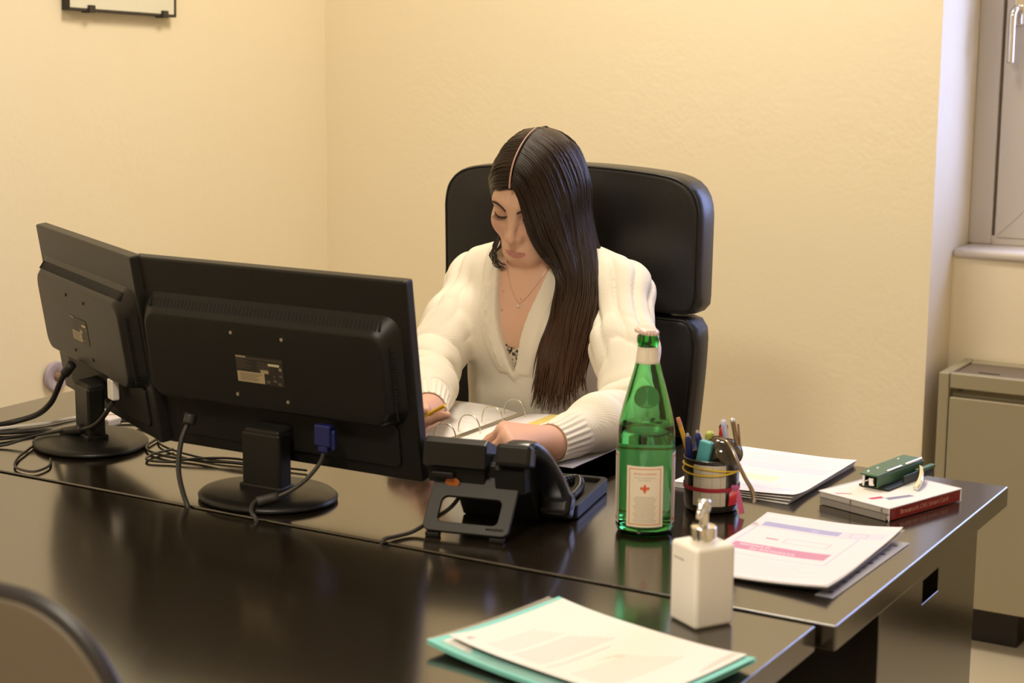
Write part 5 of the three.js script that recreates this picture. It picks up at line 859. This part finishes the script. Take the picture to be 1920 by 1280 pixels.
  const guides = {
    left: [
      [L(0.0012, 0.068, 0.0835), L(0.016, 0.050, 0.0875), L(0.027, 0.012, 0.0895), L(0.034, -0.030, 0.0885), L(0.048, -0.078, 0.078), V(-0.872, 1.020, -0.830), V(-0.874, 0.965, -0.825), V(-0.884, 0.905, -0.820), V(-0.906, 0.835, -0.825), V(-0.922, 0.760, -0.825)],
      [L(0.0012, 0.104, 0.058), L(0.032, 0.088, 0.068), L(0.056, 0.034, 0.070), L(0.066, -0.028, 0.064), V(-0.856, 1.015, -0.845), V(-0.858, 0.950, -0.830), V(-0.868, 0.885, -0.820), V(-0.888, 0.815, -0.825), V(-0.898, 0.755, -0.825)],
      [L(0.0012, 0.126, 0.010), L(0.048, 0.107, 0.022), L(0.079, 0.040, 0.028), L(0.085, -0.030, 0.022), V(-0.838, 1.005, -0.862), V(-0.842, 0.935, -0.840), V(-0.848, 0.870, -0.825), V(-0.862, 0.800, -0.826), V(-0.868, 0.752, -0.826)],
      [L(0.001, 0.125, -0.040), L(0.054, 0.102, -0.030), L(0.084, 0.040, -0.028), L(0.090, -0.030, -0.022), V(-0.822, 1.000, -0.875), V(-0.818, 0.935, -0.852), V(-0.828, 0.870, -0.835), V(-0.838, 0.810, -0.830), V(-0.832, 0.772, -0.830)],
      [L(0.0, 0.102, -0.086), L(0.052, 0.075, -0.082), L(0.083, 0.020, -0.066), L(0.091, -0.040, -0.050), V(-0.812, 0.995, -0.888), V(-0.802, 0.935, -0.862), V(-0.808, 0.872, -0.842), V(-0.815, 0.830, -0.832), V(-0.810, 0.805, -0.830)],
    ],
    right: [
      [L(-0.0012, 0.068, 0.0835), L(-0.026, 0.061, 0.0800), L(-0.050, 0.044, 0.064), L(-0.071, 0.012, 0.036), L(-0.078, -0.035, 0.010), L(-0.074, -0.080, -0.012), V(-1.030, 1.035, -0.925), V(-1.030, 1.000, -0.93)],
      [L(-0.0012, 0.104, 0.058), L(-0.036, 0.093, 0.058), L(-0.064, 0.058, 0.042), L(-0.080, 0.012, 0.014), L(-0.083, -0.040, -0.012), L(-0.076, -0.085, -0.030), V(-1.038, 1.040, -0.965), V(-1.045, 0.99, -1.02)],
      [L(-0.0012, 0.126, 0.004), L(-0.043, 0.109, 0.002), L(-0.073, 0.062, -0.010), L(-0.084, 0.005, -0.028), L(-0.081, -0.055, -0.045), L(-0.072, -0.10, -0.055), V(-1.035, 1.02, -1.02), V(-1.050, 0.94, -1.07)],
      [L(0, 0.122, -0.05), L(-0.044, 0.104, -0.054), L(-0.073, 0.050, -0.062), L(-0.078, -0.015, -0.072), L(-0.068, -0.075, -0.085), L(-0.06, -0.11, -0.085), V(-1.02, 1.00, -1.045), V(-1.03, 0.92, -1.082)],
    ],
    back: [
      [L(0.0, 0.115, -0.07), L(-0.03, 0.085, -0.098), L(-0.05, 0.03, -0.108), L(-0.05, -0.04, -0.10), V(-1.010, 1.06, -1.03), V(-1.020, 0.98, -1.065), V(-1.03, 0.90, -1.085)],
      [L(0.0, 0.105, -0.082), L(0.0, 0.080, -0.108), L(0.0, 0.02, -0.118), L(0.0, -0.05, -0.105), V(-0.96, 1.06, -1.03), V(-0.96, 0.98, -1.07), V(-0.96, 0.90, -1.088)],
      [L(0.0, 0.105, -0.082), L(0.035, 0.075, -0.098), L(0.052, 0.015, -0.105), L(0.058, -0.05, -0.095), V(-0.885, 1.055, -1.00), V(-0.862, 0.99, -1.045), V(-0.85, 0.91, -1.07)],
      [L(0.0, 0.102, -0.086), L(0.050, 0.065, -0.088), L(0.078, 0.0, -0.078), L(0.086, -0.065, -0.065), V(-0.835, 1.035, -0.955), V(-0.790, 1.015, -1.00), V(-0.755, 0.96, -1.03)],
    ],
  };
  const sheets = {};
  for (const [k, gs] of Object.entries(guides)) sheets[k] = gs.map((g) => new THREE.CatmullRomCurve3(g, false, 'centripetal'));
  const cr = (a, b, c, d, t) => 0.5 * (2 * b + (c - a) * t + (2 * a - 5 * b + 4 * c - d) * t * t + (3 * b - a - 3 * c + d) * t * t * t);
  function sample(curves, s, u) { const n = curves.length - 1, f = Math.min(Math.max(s, 0), 0.9999) * n, i = Math.floor(f), t = f - i, P = [i - 1, i, i + 1, i + 2].map((q) => curves[Math.min(Math.max(q, 0), n)].getPoint(u)); return V(cr(P[0].x, P[1].x, P[2].x, P[3].x, t), cr(P[0].y, P[1].y, P[2].y, P[3].y, t), cr(P[0].z, P[1].z, P[2].z, P[3].z, t)); }
  const center = V(-0.95, 1.0, -0.93);
  function strand(curves, s, o) {
    const pts = [], ph = rnd() * 6.28, m = 15, end = o.end ?? 1;
    for (let i = 0; i <= m; i++) {
      const u = (i / m) * end, p = sample(curves, s + o.wander * Math.sin(u * 5 + ph) * u, u);
      const h = toHead(p.x, p.y, p.z), out = V(h[0] / 0.08, (h[1] - 0.035) / 0.094, (h[2] + 0.018) / 0.1).normalize().transformDirection(HEADM).lerp(V(0.25, 0, 1).normalize().multiplyScalar(o.flip ? -1 : 1), sstep(1.14, 1.02, p.y)).normalize();
      const lift = o.depth * Math.min(1, u * 6);
      p.addScaledVector(out, lift);
      p.x += o.wave * u * u * Math.sin(u * 9 + ph); p.z += o.wave * 0.6 * u * u * Math.cos(u * 8 + ph * 1.7);
      if (p.y < 1.05 && !o.flip) { const z = frontZ(cardiganSDF, p.x, p.y, -0.74), q = (z ?? -9) + 0.004 + Math.max(0, o.depth) * 0.5; if (p.z < q) p.z += (q - p.z) * sstep(1.05, 0.99, p.y); }
      pts.push(p);
    }
    const r = o.r; return capped(new THREE.CatmullRomCurve3(pts), 30, (u) => r * (0.35 + 0.65 * Math.min(1, u * 8)) * (u > 0.72 ? 1 - 0.85 * Math.pow((u - 0.72) / 0.28, 1.4) : 1), 5);
  }
  for (let i = 0; i < 340; i++) { const s = i / 339; hairGeo.push(strand(sheets.left, clamp01(s + (rnd() - 0.5) * 0.012), { depth: -0.004 + 0.006 * rnd(), wander: 0.035, wave: 0.009 * (0.3 + rnd()), r: 0.0021 + 0.0012 * rnd(), end: 0.80 + 0.20 * Math.pow(rnd(), 0.7) })); }
  for (let i = 0; i < 16; i++) hairGeo.push(strand(sheets.left, 0.02 + 0.1 * rnd(), { depth: 0.003, wander: 0.10, wave: 0.014, r: 0.0007, end: 1 }));
  for (let i = 0; i < 190; i++) { const s = i / 189; hairGeo.push(strand(sheets.right, s, { depth: -0.003 + 0.005 * rnd(), wander: 0.02, wave: 0.004, r: 0.0021 + 0.001 * rnd(), end: 0.9 + 0.1 * rnd(), flip: s > 0.3 })); }
  for (let i = 0; i < 170; i++) { const s = i / 169; hairGeo.push(strand(sheets.back, s, { depth: -0.002 + 0.006 * rnd(), wander: 0.03, wave: 0.006, r: 0.0022 + 0.001 * rnd(), end: 0.88 + 0.12 * rnd(), flip: true })); }
  // short curled ends beside her right cheek
  for (let i = 0; i < 9; i++) { const a = rnd() * 1.6 - 0.5, b = rnd() * 1.6 - 0.5; const top = V(-1.030 + 0.012 * a, 1.085, -0.885), pts = [top, V(-1.034 + 0.014 * b, 1.062, -0.872), V(-1.036 + 0.020 * a, 1.042, -0.862), V(-1.026 + 0.022 * b, 1.024, -0.862), V(-1.016 + 0.016 * a, 1.018 + 0.01 * b, -0.866)]; hairGeo.push(capped(new THREE.CatmullRomCurve3(pts), 18, (u) => 0.0021 * (1 - 0.7 * u), 5)); }
  const hair = merged(hairGeo.map((g) => { g.deleteAttribute('color'); return g; }));
  { const p = hair.attributes.position, col = new Float32Array(p.count * 3); for (let i = 0; i < p.count; i++) { const k = sstep(1.05, 0.78, p.getY(i)), n = 0.85 + 0.3 * noise.noise(p.getX(i) * 180, p.getY(i) * 6, p.getZ(i) * 180); col.set([(0.026 + 0.055 * k) * n, (0.0135 + 0.022 * k) * n, (0.0080 + 0.008 * k) * n], i * 3); } hair.setAttribute('color', new THREE.BufferAttribute(col, 3)); }
  part('hair', local(hair), std(1, 1, 1, 0.42, { vertexColors: true, specularIntensity: 0.6 }), woman, 'long dark brown hair with a centre parting');
  const pl = [[0.0605, 0.0850], [0.066, 0.0838], [0.085, 0.076], [0.104, 0.0605], [0.118, 0.038], [0.1260, 0.014], [0.1290, -0.010], [0.1275, -0.034]].map(([y, z]) => L(0, y + 0.0048, z + 0.0030));
  part('parting', local(capped(curveOf(pl), 40, (u) => 0.0021 * (1 - 0.6 * u), 6)), std(0.55, 0.33, 0.25, 0.6), woman, 'pale scalp line of the parting');
}
// pencil in her right hand
{
  const t = thing('pencil', 'yellow pencil held in the woman\'s right hand over the binder', 'pencil', [-0.9995, 0.7655, -0.4300]);
  const A = V(-0.9995, 0.7655, -0.4300), B = V(-0.8530, 0.8480, -0.4130), d = B.clone().sub(A), Ln = d.length(); t.quaternion.setFromUnitVectors(V(0, 1, 0), d.normalize());
  part('shaft', hex(0.0036, Ln - 0.018).translate(0, 0.018, 0), std(0.78, 0.46, 0.02, 0.4), t);
  part('point', lathe([[0.0001, 0], [0.0008, 0.003], [0.0036, 0.018]], 12), std(0.55, 0.36, 0.2, 0.6), t);
}
renderer.render(scene, camera);
